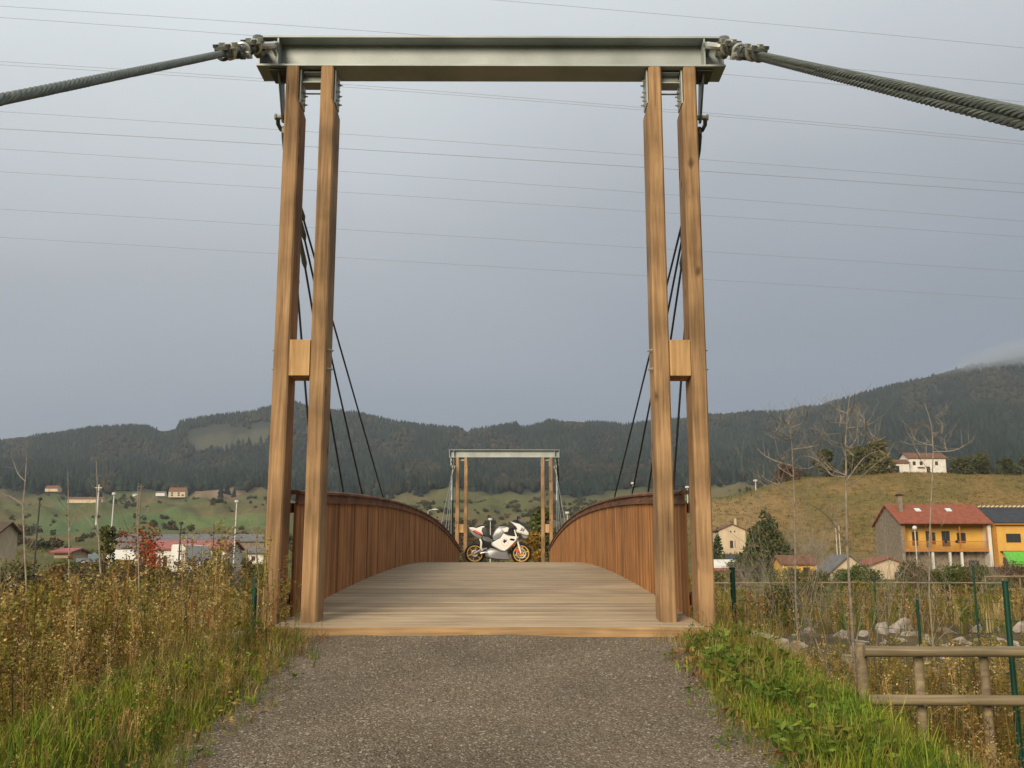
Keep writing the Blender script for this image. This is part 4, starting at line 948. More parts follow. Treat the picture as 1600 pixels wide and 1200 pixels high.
for sd, px_, Y_, h_, lab_ in ((64, 1290, 19, 4.2, 'fine leafless thicket around the middle bare tree trunk'), (65, 1222, 21, 4.4, 'fine leafless thicket around the left bare tree trunk'), (66, 1352, 20, 3.4, 'fine leafless thicket below the hilltop tree, right of the middle bare tree'), (67, 1440, 23, 2.8, 'low leafless thicket around the right bare tree trunk'), (68, 70, 22, 3.2, 'fine leafless thicket among the far left saplings'), (69, 330, 20, 3.0, 'fine leafless thicket left of the left outer post')):
    bt = bare('bare_thicket', sd, h_ * .85, 6, 3, spread=.55, r0=.009, kids=3); x, y = atg(px_, Y_); put(bt, x, y, 1, 0, lab_, 'thicket')
def px_tree(name, Y, trunk, brs, label, r0=.05, seed=1, rb=None, mats='pale_bark'):
    """bare tree whose limbs follow the photographed outline, each limb leaning its own way in depth"""
    r_ = random.Random(seed); t_ = empty(name, (0, 0, 0)); base = at(trunk[0][0], trunk[0][1], Y); zg = float(H(base.x, base.y))
    P_ = [at(a, b_, Y + .04 * i) for i, (a, b_) in enumerate(trunk)]; P_.insert(0, Vector((base.x, base.y, min(zg - .1, base.z - .1))))
    t_.location = P_[0]; O = P_[0].copy()
    mb = MB(); mb.tube([p - O for p in P_], [r0 * (1 - .75 * i / (len(P_) - 1)) for i in range(len(P_))], 7); mb.build('trunk', M[mats], t_, smooth=True)
    for br in brs:
        dy = r_.uniform(-.9, .9); pp = []
        k_ = len(br)
        for i, (a, b_) in enumerate(br):
            yy = Y + dy * (i / (k_ - 1)) ** 1.2; pp.append(at(a + (r_.uniform(-1, 1) if 0 < i else 0), b_, yy) - O)
        q = [pp[0]]
        for i in range(k_ - 1):
            for s in (1 / 3, 2 / 3, 1):
                p0, p1, p2, p3 = pp[max(i - 1, 0)], pp[i], pp[i + 1], pp[min(i + 2, k_ - 1)]
                q.append(.5 * ((2 * p1) + (p2 - p0) * s + (2 * p0 - 5 * p1 + 4 * p2 - p3) * s ** 2 + (3 * p1 - p0 - 3 * p2 + p3) * s ** 3))
        mb = MB(); n_ = len(q); rb_ = (rb or r0 * .62) * r_.uniform(.6, .95)
        mb.tube(q, [rb_ * (1 - .6 * i / (n_ - 1)) for i in range(n_)], 5)
        for k2 in range(5):
            j = r_.randrange(1, n_); d = Vector((r_.uniform(-1, 1), r_.uniform(-1, 1), r_.uniform(.1, 1))).normalized() * r_.uniform(.1, .55) * (Y / 18)
            e1_ = q[j] + d * .5 + Vector((0, 0, -.03)); e2_ = q[j] + d + Vector((0, 0, .05)); mb.tube([q[j], e1_, e2_], [rb_ * .45, rb_ * .32, rb_ * .15], 4)
            d2_ = Vector((r_.uniform(-1, 1), r_.uniform(-1, 1), 1)).normalized() * d.length * .5; mb.tube([e1_, e1_ + d2_], [rb_ * .28, rb_ * .12], 3)
        mb.build('branch', M[mats], t_, smooth=True)
    return tag(t_, label, 'tree')
px_tree('bare_tree', 18, [(1243, 930), (1242, 800), (1240, 745), (1237, 690), (1231, 655)],
        [[(1231, 662), (1215, 656), (1206, 650), (1202, 645)], [(1232, 665), (1224, 656), (1224, 647)], [(1236, 668), (1252, 662), (1260, 652), (1262, 642)], [(1232, 652), (1243, 652), (1250, 650)],
         [(1237, 688), (1222, 685), (1214, 680), (1208, 674)], [(1237, 686), (1226, 681), (1212, 674)], [(1237, 682), (1240, 677), (1243, 672)], [(1239, 702), (1262, 699), (1280, 695), (1288, 688)], [(1240, 728), (1218, 722), (1196, 712), (1184, 700)],
         [(1240, 731), (1262, 732), (1275, 725)], [(1225, 724), (1218, 716), (1216, 711)], [(1240, 745), (1224, 735), (1214, 726)], [(1241, 765), (1215, 757), (1196, 748), (1190, 742)], [(1242, 790), (1222, 770), (1200, 762), (1184, 752)]],
        'leafless tree with upcurved forked limbs, leftmost of the three beside the hill', .019, 3)
px_tree('bare_tree', 15.5, [(1328, 925), (1324, 860), (1322, 780), (1322, 720), (1321, 690), (1324, 650), (1328, 615)],
        [[(1325, 650), (1332, 640), (1335, 628), (1336, 617)], [(1321, 700), (1316, 690), (1318, 678), (1326, 668)], [(1320, 706), (1336, 690), (1340, 672), (1341, 652)], [(1322, 698), (1332, 699), (1340, 696)], [(1323, 669), (1350, 666), (1362, 661), (1373, 655)],
         [(1321, 712), (1315, 695), (1298, 688), (1290, 675), (1265, 669)], [(1312, 666), (1314, 650), (1305, 637), (1297, 630)], [(1323, 662), (1305, 661), (1294, 658), (1289, 652)], [(1324, 646), (1316, 643), (1310, 640)], [(1334, 712), (1322, 702), (1317, 693)], [(1352, 686), (1353, 670), (1352, 656)],
         [(1366, 688), (1362, 678), (1357, 670)], [(1358, 691), (1372, 688), (1384, 682)], [(1322, 745), (1300, 742), (1285, 725), (1270, 715), (1255, 712)], [(1322, 742), (1302, 735), (1287, 722)], [(1322, 760), (1345, 745), (1365, 728), (1392, 708)], [(1322, 752), (1350, 715), (1375, 704)], [(1323, 850), (1305, 822), (1285, 800), (1255, 782)]],
        'tallest leafless tree with many curved limbs, middle of the three beside the hill', .023, 4)
px_tree('bare_tree', 20, [(1452, 930), (1452, 850), (1455, 780), (1457, 740), (1458, 700), (1456, 668), (1450, 645), (1444, 630)],
        [[(1457, 696), (1440, 692), (1428, 685), (1421, 668)], [(1448, 712), (1446, 700), (1447, 688)], [(1457, 676), (1466, 677), (1472, 675)], [(1472, 678), (1471, 662), (1462, 650)], [(1479, 704), (1476, 690), (1476, 682)], [(1458, 706), (1490, 704), (1508, 695), (1520, 688)], [(1438, 712), (1430, 700), (1427, 690)], [(1456, 740), (1440, 722), (1432, 708)]],
        'leafless tree with a kinked leader, rightmost of the three beside the hill', .018, 5)
SAPL = [(19, [(42, 930), (38, 850), (36, 790), (40, 745), (42, 705)], [[(37, 790), (20, 778), (5, 772)], [(40, 752), (28, 740), (20, 715)], [(37, 800), (60, 790), (80, 760)]], 'thin pale leafless sapling at the far left, left of the lamp post'),
        (17, [(163, 950), (156, 880), (154, 830), (150, 800), (152, 755), (150, 712)], [[(152, 770), (165, 755), (170, 735)], [(154, 840), (140, 815), (128, 800)], [(160, 930), (175, 950), (190, 962)]], 'crooked pale sapling rising in front of the narrow leaning tree'),
        (24, [(108, 940), (108, 850), (107, 790), (106, 735)], [[(108, 830), (120, 800), (130, 790)], [(107, 800), (95, 785), (88, 775)]], 'straight thin sapling between the two crooked left saplings'),
        (21, [(218, 950), (216, 860), (214, 800), (216, 755)], [[(215, 820), (228, 800), (240, 770)], [(216, 850), (200, 830), (190, 800)]], 'straight thin stem beside the rusty orange tree'),
        (12, [(405, 900), (400, 860), (402, 830), (404, 800)], [[(401, 840), (392, 825), (388, 800)]], 'slender bare stem close against the left outer post'),
        (12, [(300, 965), (270, 925), (245, 890)], [[(300, 965), (322, 975), (340, 985)]], 'dark fallen stem leaning down right in the left weeds'),
        (11, [(1305, 1075), (1282, 1020), (1265, 975), (1240, 920), (1225, 890)], [[(1268, 985), (1290, 960), (1310, 925)], [(1250, 945), (1235, 935), (1222, 930)]], 'thin reddish stem leaning left over the right verge rocks'),
        (10.5, [(1318, 1075), (1335, 1020), (1342, 980), (1352, 930)], [[(1335, 1022), (1325, 1000), (1318, 985)], [(1342, 980), (1356, 960), (1362, 940)]], 'thin reddish stem leaning right, just left of the rail fence'),
        (9, [(118, 1140), (112, 1060), (108, 985), (112, 930)], [[(112, 1050), (100, 1010), (96, 985)], [(110, 1000), (122, 975), (128, 950)]], 'dark upright dead stalk standing in the left foreground grass')]
for i, (Y, tr, brs, lab) in enumerate(SAPL): px_tree('sapling', Y, tr, brs, lab, .005 + .0009 * Y, 20 + i, .002 + .0004 * Y, 'bark' if Y < 13 else 'pale_bark')

# ------------------------------------------------------------------ forest on the hills (one far-off mass)
def conifer_proto(seed):
    r_ = np.random.default_rng(seed); V_, F_ = [], []
    for (z0, z1, rad_) in ((.05, .62, .24), (.38, 1.0, .17)):
        o = len(V_)
        for j in range(6): a = j * 1.0472 + r_.uniform(-.3, .3); q = rad_ * r_.uniform(.75, 1.25); V_.append((q * math.cos(a), q * math.sin(a), z0 + r_.uniform(-.05, .05)))
        V_.append((r_.normal(0, .01), r_.normal(0, .01), z1)); F_ += [(o + j, o + (j + 1) % 6, o + 6) for j in range(6)]
    return np.array(V_), np.array(F_), np.ones((len(V_), 3))
def round_proto(seed):
    r_ = np.random.default_rng(seed); mb = MB(); mb.ball((0, 0, .55), .45, 6, 4, (.85, .85, 1)); V_ = np.array(mb.v); V_ = V_ + r_.normal(0, .05, V_.shape)
    F_ = []
    for f in mb.f: F_ += [f] if len(f) == 3 else [(f[0], f[1], f[2]), (f[0], f[2], f[3])]
    return V_, np.array(F_), np.ones((len(V_), 3))
g = np.random.default_rng(99)
n_ = 64000
px = g.uniform(-1100, 2900, n_); r_ = np.exp(g.uniform(np.log(880), np.log(2030), n_))
px = np.concatenate([px, g.uniform(-400, 2200, 9000)]); r_ = np.concatenate([r_, g.uniform(1955, 2030, 9000)])
x = CAMX + (px - 800) / F / .9836 * r_; y = r_
e = fbm(px / 18, r_ / 60, 81) - .47
wood = sst(900, 1100, r_ + 260 * (fbm(px / 80, np.log(r_ + 1) * 6, 71) - .47)) > g.uniform(0, 1, len(r_))
clr = (px > 305) & (px < 440) & (r_ + e * 200 > 1700) & (r_ + e * 200 < 1880)
qr = (px + e * 60 > 305) & (px + e * 60 < 392) & (r_ + e * 60 > 965) & (r_ + e * 60 < 1110)
fieldm = (px > 690) & (px < 1110) & (r_ < 1010)
ok = wood & ~clr & ~qr & ~fieldm
px, r_, x, y = px[ok], r_[ok], x[ok], y[ok]
P = np.stack([x, y, H(x, y) - .6], 1)
kind_ = fbm(px / 45, np.log(r_) * 9, 91)
def pick(mask, protos, hs, cols, wts, nm, lab):
    pp = P[mask]; T = pal(g, len(pp), cols, wts) * (.34 + .60 * fbm(px[mask] / 26, np.log(r_[mask]) * 16, 93)[:, None])
    s = g.uniform(hs[0], hs[1], len(pp)); tag(scatter(nm, protos, pp, s, T, M['crown'], g), lab, 'forest', kind='stuff')
con = (kind_ + g.uniform(-.06, .06, len(px)) > .40)
pick(con, [conifer_proto(s) for s in range(5)], (11, 19), [(.027, .045, .029), (.020, .035, .024), (.038, .052, .029)], [4, 3, 1], 'pine_forest', 'dark pine forest covering the far hills up to the skyline')
pick(~con, [round_proto(s) for s in range(5)], (8, 13), [(.048, .05, .024), (.062, .052, .028), (.036, .046, .022), (.075, .055, .032)], [3, 2, 3, 1], 'mixed_woodland', 'olive and brown mixed woodland patches on the lower hill slopes')
def clump(seed):
    V_, F_, C_ = foliage(seed, [(0, 0, .45, .42, .42), (.25, .1, .3, .3, .28), (-.2, -.15, .35, .3, .32)], 130, .13, [(1, 1, 1), (.8, .85, .8), (1.2, 1.1, 1)], .3)
    return V_, F_, C_
# hedgerows and copses in the valley
n_ = 22000; px = g.uniform(-600, 2300, n_); px[:6000] = g.uniform(590, 1110, 6000); r_ = np.exp(g.uniform(np.log(230), np.log(900), n_)); x = CAMX + (px - 800) / F / .9836 * r_; y = r_
hd = np.abs(fbm(px / 90, np.log(r_) * 7, 95) - .47) < .011
hd |= (fbm(px / 70, np.log(r_) * 8, 97) > .66)
hd |= (px > 590) & (px < 1110) & (r_ > 250) & (r_ < 560) & (fbm(px / 50, np.log(r_) * 9, 98) > .44) & (g.uniform(size=n_) < .9)
hd |= (px > 590) & (px < 1110) & (np.abs(fbm(px / 60, np.log(r_) * 10, 99) - .46) < .035)
hd &= ~((px > 1040) & (r_ < 480)) & ~((px > 300) & (px < 430) & (r_ > 470) & (r_ < 640))
hd |= (px > 1120) & (px < 2200) & (r_ > 333) & (r_ < 345) & (g.uniform(size=n_) < .35)
px, r_, x, y = px[hd], r_[hd], x[hd], y[hd]; P = np.stack([x, y, H(x, y) - .4], 1)
tag(scatter('hedgerows', [clump(s) for s in range(20, 26)], P, g.uniform(1.6, 4.6, len(P)), pal(g, len(P), [(.055, .06, .02), (.08, .07, .028), (.10, .065, .035), (.04, .05, .02)], [3, 2, 2, 2]), M['crown'], g),
    'brown and olive hedgerows dividing the valley meadows', 'hedgerow', kind='stuff')
# ------------------------------------------------------------------ rocks of the river bank
def rock_proto(seed):
    r_ = random.Random(seed); mb = MB(); mb.ball((0, 0, 0), .5, 9, 6); vs = []
    cuts = [(Vector((r_.gauss(0, 1), r_.gauss(0, 1), r_.gauss(0, .8))).normalized(), r_.uniform(.20, .38)) for _ in range(13)]
    for v in mb.v:
        v = Vector(v)
        for d, k_ in cuts:
            q = v.dot(d)
            if q > k_: v = v - d * (q - k_)
        vs.append((v.x * 1.25, v.y, v.z * .8))
    mb.v = vs; o = mb.build('rock', M['rock']); o.location = (0, 0, -500); return o
RK = [rock_proto(s) for s in range(5)]
rk = random.Random(8); used_r = set()
def rock(px, py, Y, s, lab, grp):
    k_ = rk.randrange(5); o = RK[k_] if k_ not in used_r else RK[k_].copy()
    if k_ in used_r: COL.objects.link(o)
    used_r.add(k_); q = at(px, py, Y); o.location = (q.x, q.y, q.z - .12 * s); o.rotation_euler = (rk.uniform(-.4, .4), rk.uniform(-.4, .4), rk.uniform(0, 6)); o.scale = [s * rk.uniform(.8, 1.2) for _ in range(3)]
    tag(o, lab, 'rock', grp)
def yof(py, px=1450):       # distance at which the bank surface shows at picture row py
    best = min(np.arange(16.5, 26, .25), key=lambda Y: abs(at(px, py, Y).z - float(H(at(px, py, Y).x, Y))))
    return float(best)
big = [(1378, 985, .75, 'big pale boulder left of the green post'), (1352, 1003, .6, 'grey boulder behind the end post of the rail fence'), (1410, 978, .62, 'pinkish pale boulder second left of the green post'), (1425, 994, .55, 'round boulder just left of the green post'),
       (1448, 1000, .42, 'small pale boulder just right of the green post'), (1482, 988, .85, 'large slanted yellowish slab rock above the top rail'), (1510, 1003, .42, 'small rock to the right of the slanted slab rock')]
for a, b_, s, lab in big: rock(a, b_, yof(b_, a), s, lab, 'boulders above the rail fence')
for i in range(56):
    a = rk.uniform(1150, 1640); b_ = rk.uniform(978, 1050) + max(0, (1330 - a)) * .08
    s = rk.uniform(.15, .48); rock(a, b_, yof(b_, a), s, 'pale grey brown stone lying on the bank behind the weeds and rail fence', 'stones of the right river bank')
for i in range(16):
    a = rk.uniform(20, 330); b_ = rk.uniform(968, 1000); rock(a, b_, yof(b_, a), rk.uniform(.2, .5), 'pale stone showing between the weeds on the left bank', 'stones of the left river bank')

# ------------------------------------------------------------------ wooden rail fences
def log(mb, a, b_, r, n=12):
    a, b_ = Vector(a), Vector(b_); q = []
    for i in range(9):
        t_ = i / 8; q.append(a.lerp(b_, t_) + Vector((0, random.uniform(-.3, .3) * r * .25, random.uniform(-.3, .3) * r * .25)))
    mb.tube(q, [r * random.uniform(.94, 1.05) for _ in q], n)
fe = at(1350, 1020, 7.75); rf = empty('rail_fence', (fe.x, fe.y, -1.1), -.04, 'round timber rail fence with two rails above the right verge', 'fence')
z1, z2 = at(1500, 1018, 7.75).z + 1.1, at(1540, 1094, 7.75).z + 1.1
mb = MB(); log(mb, (.0, 0, z1), (4.4, 0, z1), .041); mb.build('rail', M['rail'], rf, smooth=True)
mb = MB(); log(mb, (.0, 0, z2), (4.4, 0, z2), .040); mb.build('rail', M['rail'], rf, smooth=True)
for x, yy, r, top in ((-.0, .075, .046, z1 + .06), (.44, .10, .040, z1 - .02), (.93, .09, .036, z1 - .02), (1.9, .09, .05, z1), (3.4, .09, .05, z1)):
    mb = MB(); mb.tube([(x, yy, -.3), (x, yy, top - .02), (x, yy, top)], [r, r * .97, r * .8], 12); mb.build('post', M['rail'], rf, smooth=True)
def far_fence(xs, Y, y1, y2, sp, lab, name='rail_fence', m='rail', grp=None):
    a, b_ = at(xs[0], y1, Y), at(xs[1], y1, Y); t_ = empty(name, (a.x, a.y, a.z), 0, lab, 'fence', grp); Lx = b_.x - a.x
    dz = at(xs[0], y2, Y).z - a.z
    for z in (0, dz):
        mb = MB(); mb.tube([(0, 0, z), (Lx * .5, 0, z + .03), (Lx, 0, z)], .05, 6); mb.build('rail', M[m], t_)
    x = 0
    while x <= Lx + .01:
        mb = MB(); mb.tube([(x, .06, dz * 2.1), (x, .06, .06)], .045, 6); mb.build('post', M[m], t_); x += sp
far_fence((1108, 1566), 58, 911, 930, .93, 'pale long rail fence on the far bank, right of the bridge')
far_fence((1540, 1760), 55, 901, 921, .95, 'short rail fence section set higher at the far right')
far_fence((28, 330), 58, 898, 915, 1.9, 'pale rail fence on the far bank, left of the bridge')
far_fence((-120, 26), 54, 912, 930, 1.9, 'lower rail fence section at the far left')

# ------------------------------------------------------------------ green steel mesh fence posts
def gpost(px, ytop, Y, r, lab, brace=0):
    q = at(px, ytop, Y); zg = float(H(q.x, q.y)) - .15; t_ = empty('fence_post', (q.x, q.y, zg), 0, lab, 'fence post')
    h = q.z - zg; mb = MB(); mb.cyl((0, 0, 0), (.0, 0, h), r, 12); mb.build('pole', M['green'], t_, smooth=True)
    mb = MB(); mb.ball((0, 0, h), r * 1.25, 10, 5, (1, 1, .6)); mb.build('cap', M['green'], t_, smooth=True)
    if brace:
        mb = MB(); mb.cyl((r * .5, 0, h * .62), (brace * .55, -.1, .0), r * .7, 10); mb.build('brace', M['green'], t_, smooth=True)
    return t_, h
t1, h1 = gpost(1144, 888, 9.9, .026, 'dark green steel fence post with slanting brace, right beside the bridge portal', 1)
gpost(1570, 909, 8.15, .022, 'tallest green steel post, nearest, behind the round rails at the right edge')
gpost(1433, 938, 17, .022, 'mid-distance green post standing among the bank boulders')
gpost(1520, 884, 22, .022, 'green steel post between the slab rock and the tallest post')
gpost(1366, 908, 30, .028, 'short distant green post left of the boulders')
gpost(399, 905, 9.6, .024, 'green steel post with slanting brace beside the left outer portal post', -1)
# mesh wire between the near green posts
pa, pb = at(1144, 888, 9.9), at(1570, 909, 8.15); pc = pb + (pb - pa) * .8
mf = empty('wire_mesh', (pa.x, pa.y, 0), 0, 'thin green wire mesh stretched between the near green fence posts', 'wire mesh')
mb = MB(); D_ = pc - pa
for i in range(int(D_.length / .14)):
    q = D_ * (i * .14 / D_.length); mb.tube([(q.x, q.y, pa.z + q.z - .02), (q.x, q.y, pa.z + q.z - 1.15)], .0016, 3, cap=False)
for k_ in range(9): mb.tube([(0, 0, pa.z - .03 - .14 * k_), (D_.x, D_.y, pc.z - .03 - .14 * k_)], .0018, 3, cap=False)
mb.build('mesh_wires', M['green'], mf)
mf['kind'] = 'thing'

# ------------------------------------------------------------------ buildings
def rooft(name, c, c2, sc=(3, 3, 3), rows=3.2):
    m = mat(name, c, .85, noise=1.6, col2=c2, detail=6)
    n = m.node_tree.nodes; l = m.node_tree.links; b = n['Principled BSDF']
    w_ = n.new('ShaderNodeTexWave'); w_.inputs['Scale'].default_value = rows; w_.bands_direction = 'X'; tcx = n.new('ShaderNodeTexCoord'); l.new(tcx.outputs['Object'], w_.inputs['Vector'])
    src = b.inputs['Base Color'].links[0].from_socket; mr = n.new('ShaderNodeMapRange'); mr.inputs[3].default_value = .72; mr.inputs[4].default_value = 1.1; l.new(w_.outputs['Fac'], mr.inputs[0])
    v = n.new('ShaderNodeVectorMath'); v.operation = 'SCALE'; l.new(src, v.inputs[0]); l.new(mr.outputs[0], v.inputs['Scale']); l.new(v.outputs[0], b.inputs['Base Color']); return m
M['rtile'] = rooft('red_roof_tiles', (.33, .10, .052), (.22, .065, .036)); M['slate'] = rooft('dark_roof_slate', (.055, .062, .072), (.03, .034, .04))
M['browntile'] = rooft('brown_roof_tiles', (.22, .105, .055), (.13, .06, .035)); M['dullroof'] = rooft('dull_brown_roof', (.12, .085, .05), (.08, .055, .035)); M['greyroof'] = rooft('grey_roof_sheet', (.20, .19, .18), (.12, .11, .105)); M['pinkroof'] = rooft('faded_red_roof', (.42, .15, .13), (.30, .10, .09))
M['stonew'] = mat('rubble_stone_wall', (.30, .24, .17), .95, noise=2.6, col2=(.15, .12, .09), bump=.5, detail=8)
M['yellow'] = mat('yellow_plaster', (.70, .42, .09), .9, noise=.8, col2=(.60, .34, .07)); M['cream'] = mat('cream_plaster', (.62, .50, .34), .9, noise=.7, col2=(.50, .39, .26))
M['white'] = mat('white_plaster', (.74, .71, .64), .9, noise=.7, col2=(.60, .56, .50)); M['owood'] = mat('orange_stained_wood', (.50, .22, .05), .7, noise=5, col2=(.36, .14, .03))
M['glass'] = mat('window_glass', (.035, .045, .05), .12); M['dark'] = mat('dark_interior', (.02, .018, .016), .9); M['maroon'] = mat('maroon_hedge_screen', (.07, .025, .022), .9, noise=3, col2=(.035, .015, .014))
M['limegreen'] = mat('bright_green_canvas', (.12, .48, .05), .7, noise=2, col2=(.09, .36, .04)); M['timberdark'] = mat('dark_timber', (.12, .06, .03), .8, noise=6)
def window(par, x, z, w_, h, y=-.02, m='timberdark', n='window', bars=True):
    mb = MB(); f = .07
    mb.box(x, x + w_, y - .03, y + .04, z, z + f); mb.box(x, x + w_, y - .03, y + .04, z + h - f, z + h); mb.box(x, x + f, y - .03, y + .04, z + f, z + h - f); mb.box(x + w_ - f, x + w_, y - .03, y + .04, z + f, z + h - f)
    if bars: mb.box(x + w_ / 2 - .03, x + w_ / 2 + .03, y - .02, y + .03, z + f, z + h - f)
    wo = mb.build(n, M[m], par); mb = MB(); mb.box(x + f * .5, x + w_ - f * .5, y - .005, y + .012, z + f * .5, z + h - f * .5); mb.build('pane', M['glass'], wo)
def gable(par, W, D, he, hr, wall, roof, oh=.35, axis='x', y0=0, th=.14, ridge=True):
    """body with a gabled roof; axis = ridge direction"""
    mb = MB()
    if axis == 'x': mb.prism([(y0, 0), (D, 0), (D, he), ((y0 + D) / 2, hr), (y0, he)], 0, W, 'yz')
    else: mb.prism([(0, 0), (W, 0), (W, he), (W / 2, hr), (0, he)], y0, D, 'xz')
    mb.build('wall', M[wall], par)
    mb = MB(); c = ((y0 + D) / 2) if axis == 'x' else W / 2; half = (D - y0) / 2 if axis == 'x' else W / 2; sl = (hr - he) / half; e = oh * sl
    pr = [(c - half - oh, he - e), (c, hr), (c + half + oh, he - e), (c + half + oh, he - e + th), (c, hr + th * 1.1), (c - half - oh, he - e + th)]
    pr = [(a, b_ + .012) for a, b_ in pr]
    if axis == 'x': mb.prism(pr, -oh, W + oh, 'yz')
    else: mb.prism(pr, y0 - oh, D + oh, 'xz')
    return mb.build('roof', M[roof], par)
def bpos(px, Y, z): q = at(px, 880, Y); return (q.x, q.y, z)
# big house with the balcony
Yh = 136; h0 = empty('balcony_house', bpos(1411, Yh, -1.0), 0, 'stone gabled house with red tiled roof and long orange wooden balcony', 'house')
Wd = at(1553, 880, Yh).x - at(1411, 880, Yh).x; zev, zrd = 7.45, 9.85
mb = MB(); mb.prism([(1.5, 0), (9.4, 0), (9.4, zev), (4.6, zrd), (1.5, zev + .4)], .45, Wd - .45, 'yz'); mb.build('wall', M['yellow'], h0)
mb = MB(); mb.prism([(0, 0), (9.4, 0), (9.4, zev - .05), (4.6, zrd - .05), (0, zev - .05)], 0, .44, 'yz'); mb.build('stone_gable', M['stonew'], h0)
mb = MB(); mb.prism([(0, 0), (9.4, 0), (9.4, zev - .05), (4.6, zrd - .05), (0, zev - .05)], Wd - .44, Wd, 'yz'); mb.build('stone_gable', M['white'], h0)
sl = (zrd - zev) / 4.6
mb = MB(); mb.prism([(-.7, zev - .7 * sl), (4.6, zrd), (10.0, zev - .45), (10.0, zev - .27), (4.6, zrd + .18), (-.7, zev - .7 * sl + .16)], -.35, Wd + .1, 'yz'); rfh = mb.build('roof', M['rtile'], h0)
for sxk in (.27, .62):
    mb = MB(); yy = 2.9; zz = zev + yy * sl + .17; x = Wd * sxk
    mb.add([(x, yy - .35, zz - .35 * sl), (x + .75, yy - .35, zz - .35 * sl), (x + .75, yy + .35, zz + .35 * sl), (x, yy + .35, zz + .35 * sl), (x, yy - .35, zz - .35 * sl + .12), (x + .75, yy - .35, zz - .35 * sl + .12), (x + .75, yy + .35, zz + .35 * sl + .12), (x, yy + .35, zz + .35 * sl + .12)], [(0, 3, 2, 1), (4, 5, 6, 7), (0, 1, 5, 4), (1, 2, 6, 5), (2, 3, 7, 6), (3, 0, 4, 7)])
    mb.build('skylight', mat('skylight_glass', (.6, .66, .7), .08), rfh)
mb = MB(); mb.box(.9, 1.5, 2.4, 3.0, zev + 1.0, zev + 3.7); ch = mb.build('chimney', M['stonew'], h0); mb = MB(); mb.box(.75, 1.65, 2.25, 3.15, zev + 3.701, zev + 3.85); mb.build('chimney_cap', M['dark'], ch)
mb = MB(); mb.box(.46, Wd - .46, .05, 1.49, 3.5, 3.7); mb.box(.46, Wd - .46, -.02, .045, 3.35, 3.77); mb.build('balcony_floor', M['owood'], h0)
mb = MB(); mb.box(.46, Wd - .46, .0, .06, 4.72, 4.8)
for i in range(int((Wd - 1) / .16)): mb.box(.5 + i * .16, .54 + i * .16, .02, .05, 3.771, 4.719)
mb.build('balcony_rail', M['owood'], h0)
for xx in (.48, 1.9, Wd * .33, Wd * .65, Wd - .62):
    mb = MB(); mb.box(xx, xx + .16, .07, .2, 3.701, 7.05); mb.build('balcony_post', M['owood'], h0)
for xx in (Wd * .33, Wd * .52, Wd * .65): mb = MB(); mb.box(xx, xx + .3, .1, .4, 0, 3.349); mb.build('column', M['white'], h0)
mb = MB(); mb.box(.46, Wd - .46, 1.40, 1.49, 0, 3.499); mb.build('ground_floor_shade_wall', M['stonew'], h0)
for xx, ww, zz, hh in ((2.1, .8, 4.2, 1.9), (4.0, .55, 3.9, 2.3), (4.8, .5, 4.4, 1.6), (6.2, 1.1, 4.1, 2.1), (8.3, 1.2, 4.55, 1.4)): window(h0, xx, zz, ww, hh, 1.46)
for xx in (6.0, 7.5): 
    mb = MB(); mb.ball((xx, -.1, 4.72), .2, 8, 6); mb.build('flower_pot', M['dark'], h0)
window(h0, 1.2, .3, 1.0, 1.7, 1.36); window(h0, 9.6, .3, 1.4, 1.9, 1.36)
# yellow house
h1_ = empty('yellow_house', bpos(1555, Yh + .3, -1.0), 0, 'yellow house with dark slate roof joined to the right of the balcony house', 'house')
W2 = 15.0; mb = MB(); mb.prism([(0, 0), (8.8, 0), (8.8, zev - .1), (4.4, zrd - .45), (0, zev - .1)], .1, W2, 'yz'); mb.build('wall', M['yellow'], h1_)
mb = MB(); s2 = (zrd - .35 - zev) / 4.4; mb.prism([(-.5, zev - .05 - .5 * s2), (4.4, zrd - .4), (9.3, zev - .5), (9.3, zev - .38), (4.4, zrd - .25), (-.5, zev - .5 * s2 + .1)], .15, W2 + .3, 'yz'); r2 = mb.build('roof', M['slate'], h1_)
mb = MB(); x = .3
while x < W2: mb.tube([(x, 4.25, zrd - .2), (x + .42, 4.25, zrd - .05)], .13, 8); x += .62
mb.build('ridge_tiles', M['cream'], r2)
mb = MB(); mb.box(.15, W2, -.5, -.42, zev - .46, zev - .30); mb.build('gutter', M['owood'], h1_)
window(h1_, 1.8, 4.6, 2.0, 1.2); window(h1_, 8.2, 4.6, 2.0, 1.2)
mb = MB(); mb.box(.8, 7.2, -1.6, -.01, 3.3, 3.45); mb.build('porch_roof', M['rtile'], h1_)
for xx in (1.1, 2.2): window(h1_, xx, 1.4, .8, 1.2)
mb = MB(); mb.box(.12, .5, -.12, .09, 0, zev - .3); mb.build('corner_pilaster', M['owood'], h1_)
aw = empty('green_awning', bpos(1576, 130, 0), 0, 'bright green awning stall in front of the yellow house', 'awning')
mb = MB(); mb.prism([(0, .75), (0, 1.1), (1.2, 2.3), (1.2, 2.1)], 0, 4.2, 'yz'); mb.build('canvas', M['limegreen'], aw)
mb = MB(); mb.box(0, 4.2, -.02, .03, .1, .76); mb.build('valance', M['limegreen'], aw)
for xx in (.05, 4.1): mb = MB(); mb.box(xx, xx + .07, 0.1, .17, -1.2, 1.15); mb.build('leg', M['zincd'], aw)
sc1 = empty('maroon_screen', bpos(1500, 118, -1.4), 0, 'long dark maroon screen fence below the yellow house', 'fence')
mb = MB(); x = 0
while x < 14: mb.box(x, x + .28, 0, .05, 0, 1.75 + .05 * math.sin(x * 7)); x += .3
mb.build('boards', M['maroon'], sc1)
for xx in (0.1, 4.5, 9, 13.6): mb = MB(); mb.box(xx, xx + .1, .06, .16, -.3, 1.8); mb.build('post', M['timberdark'], sc1)
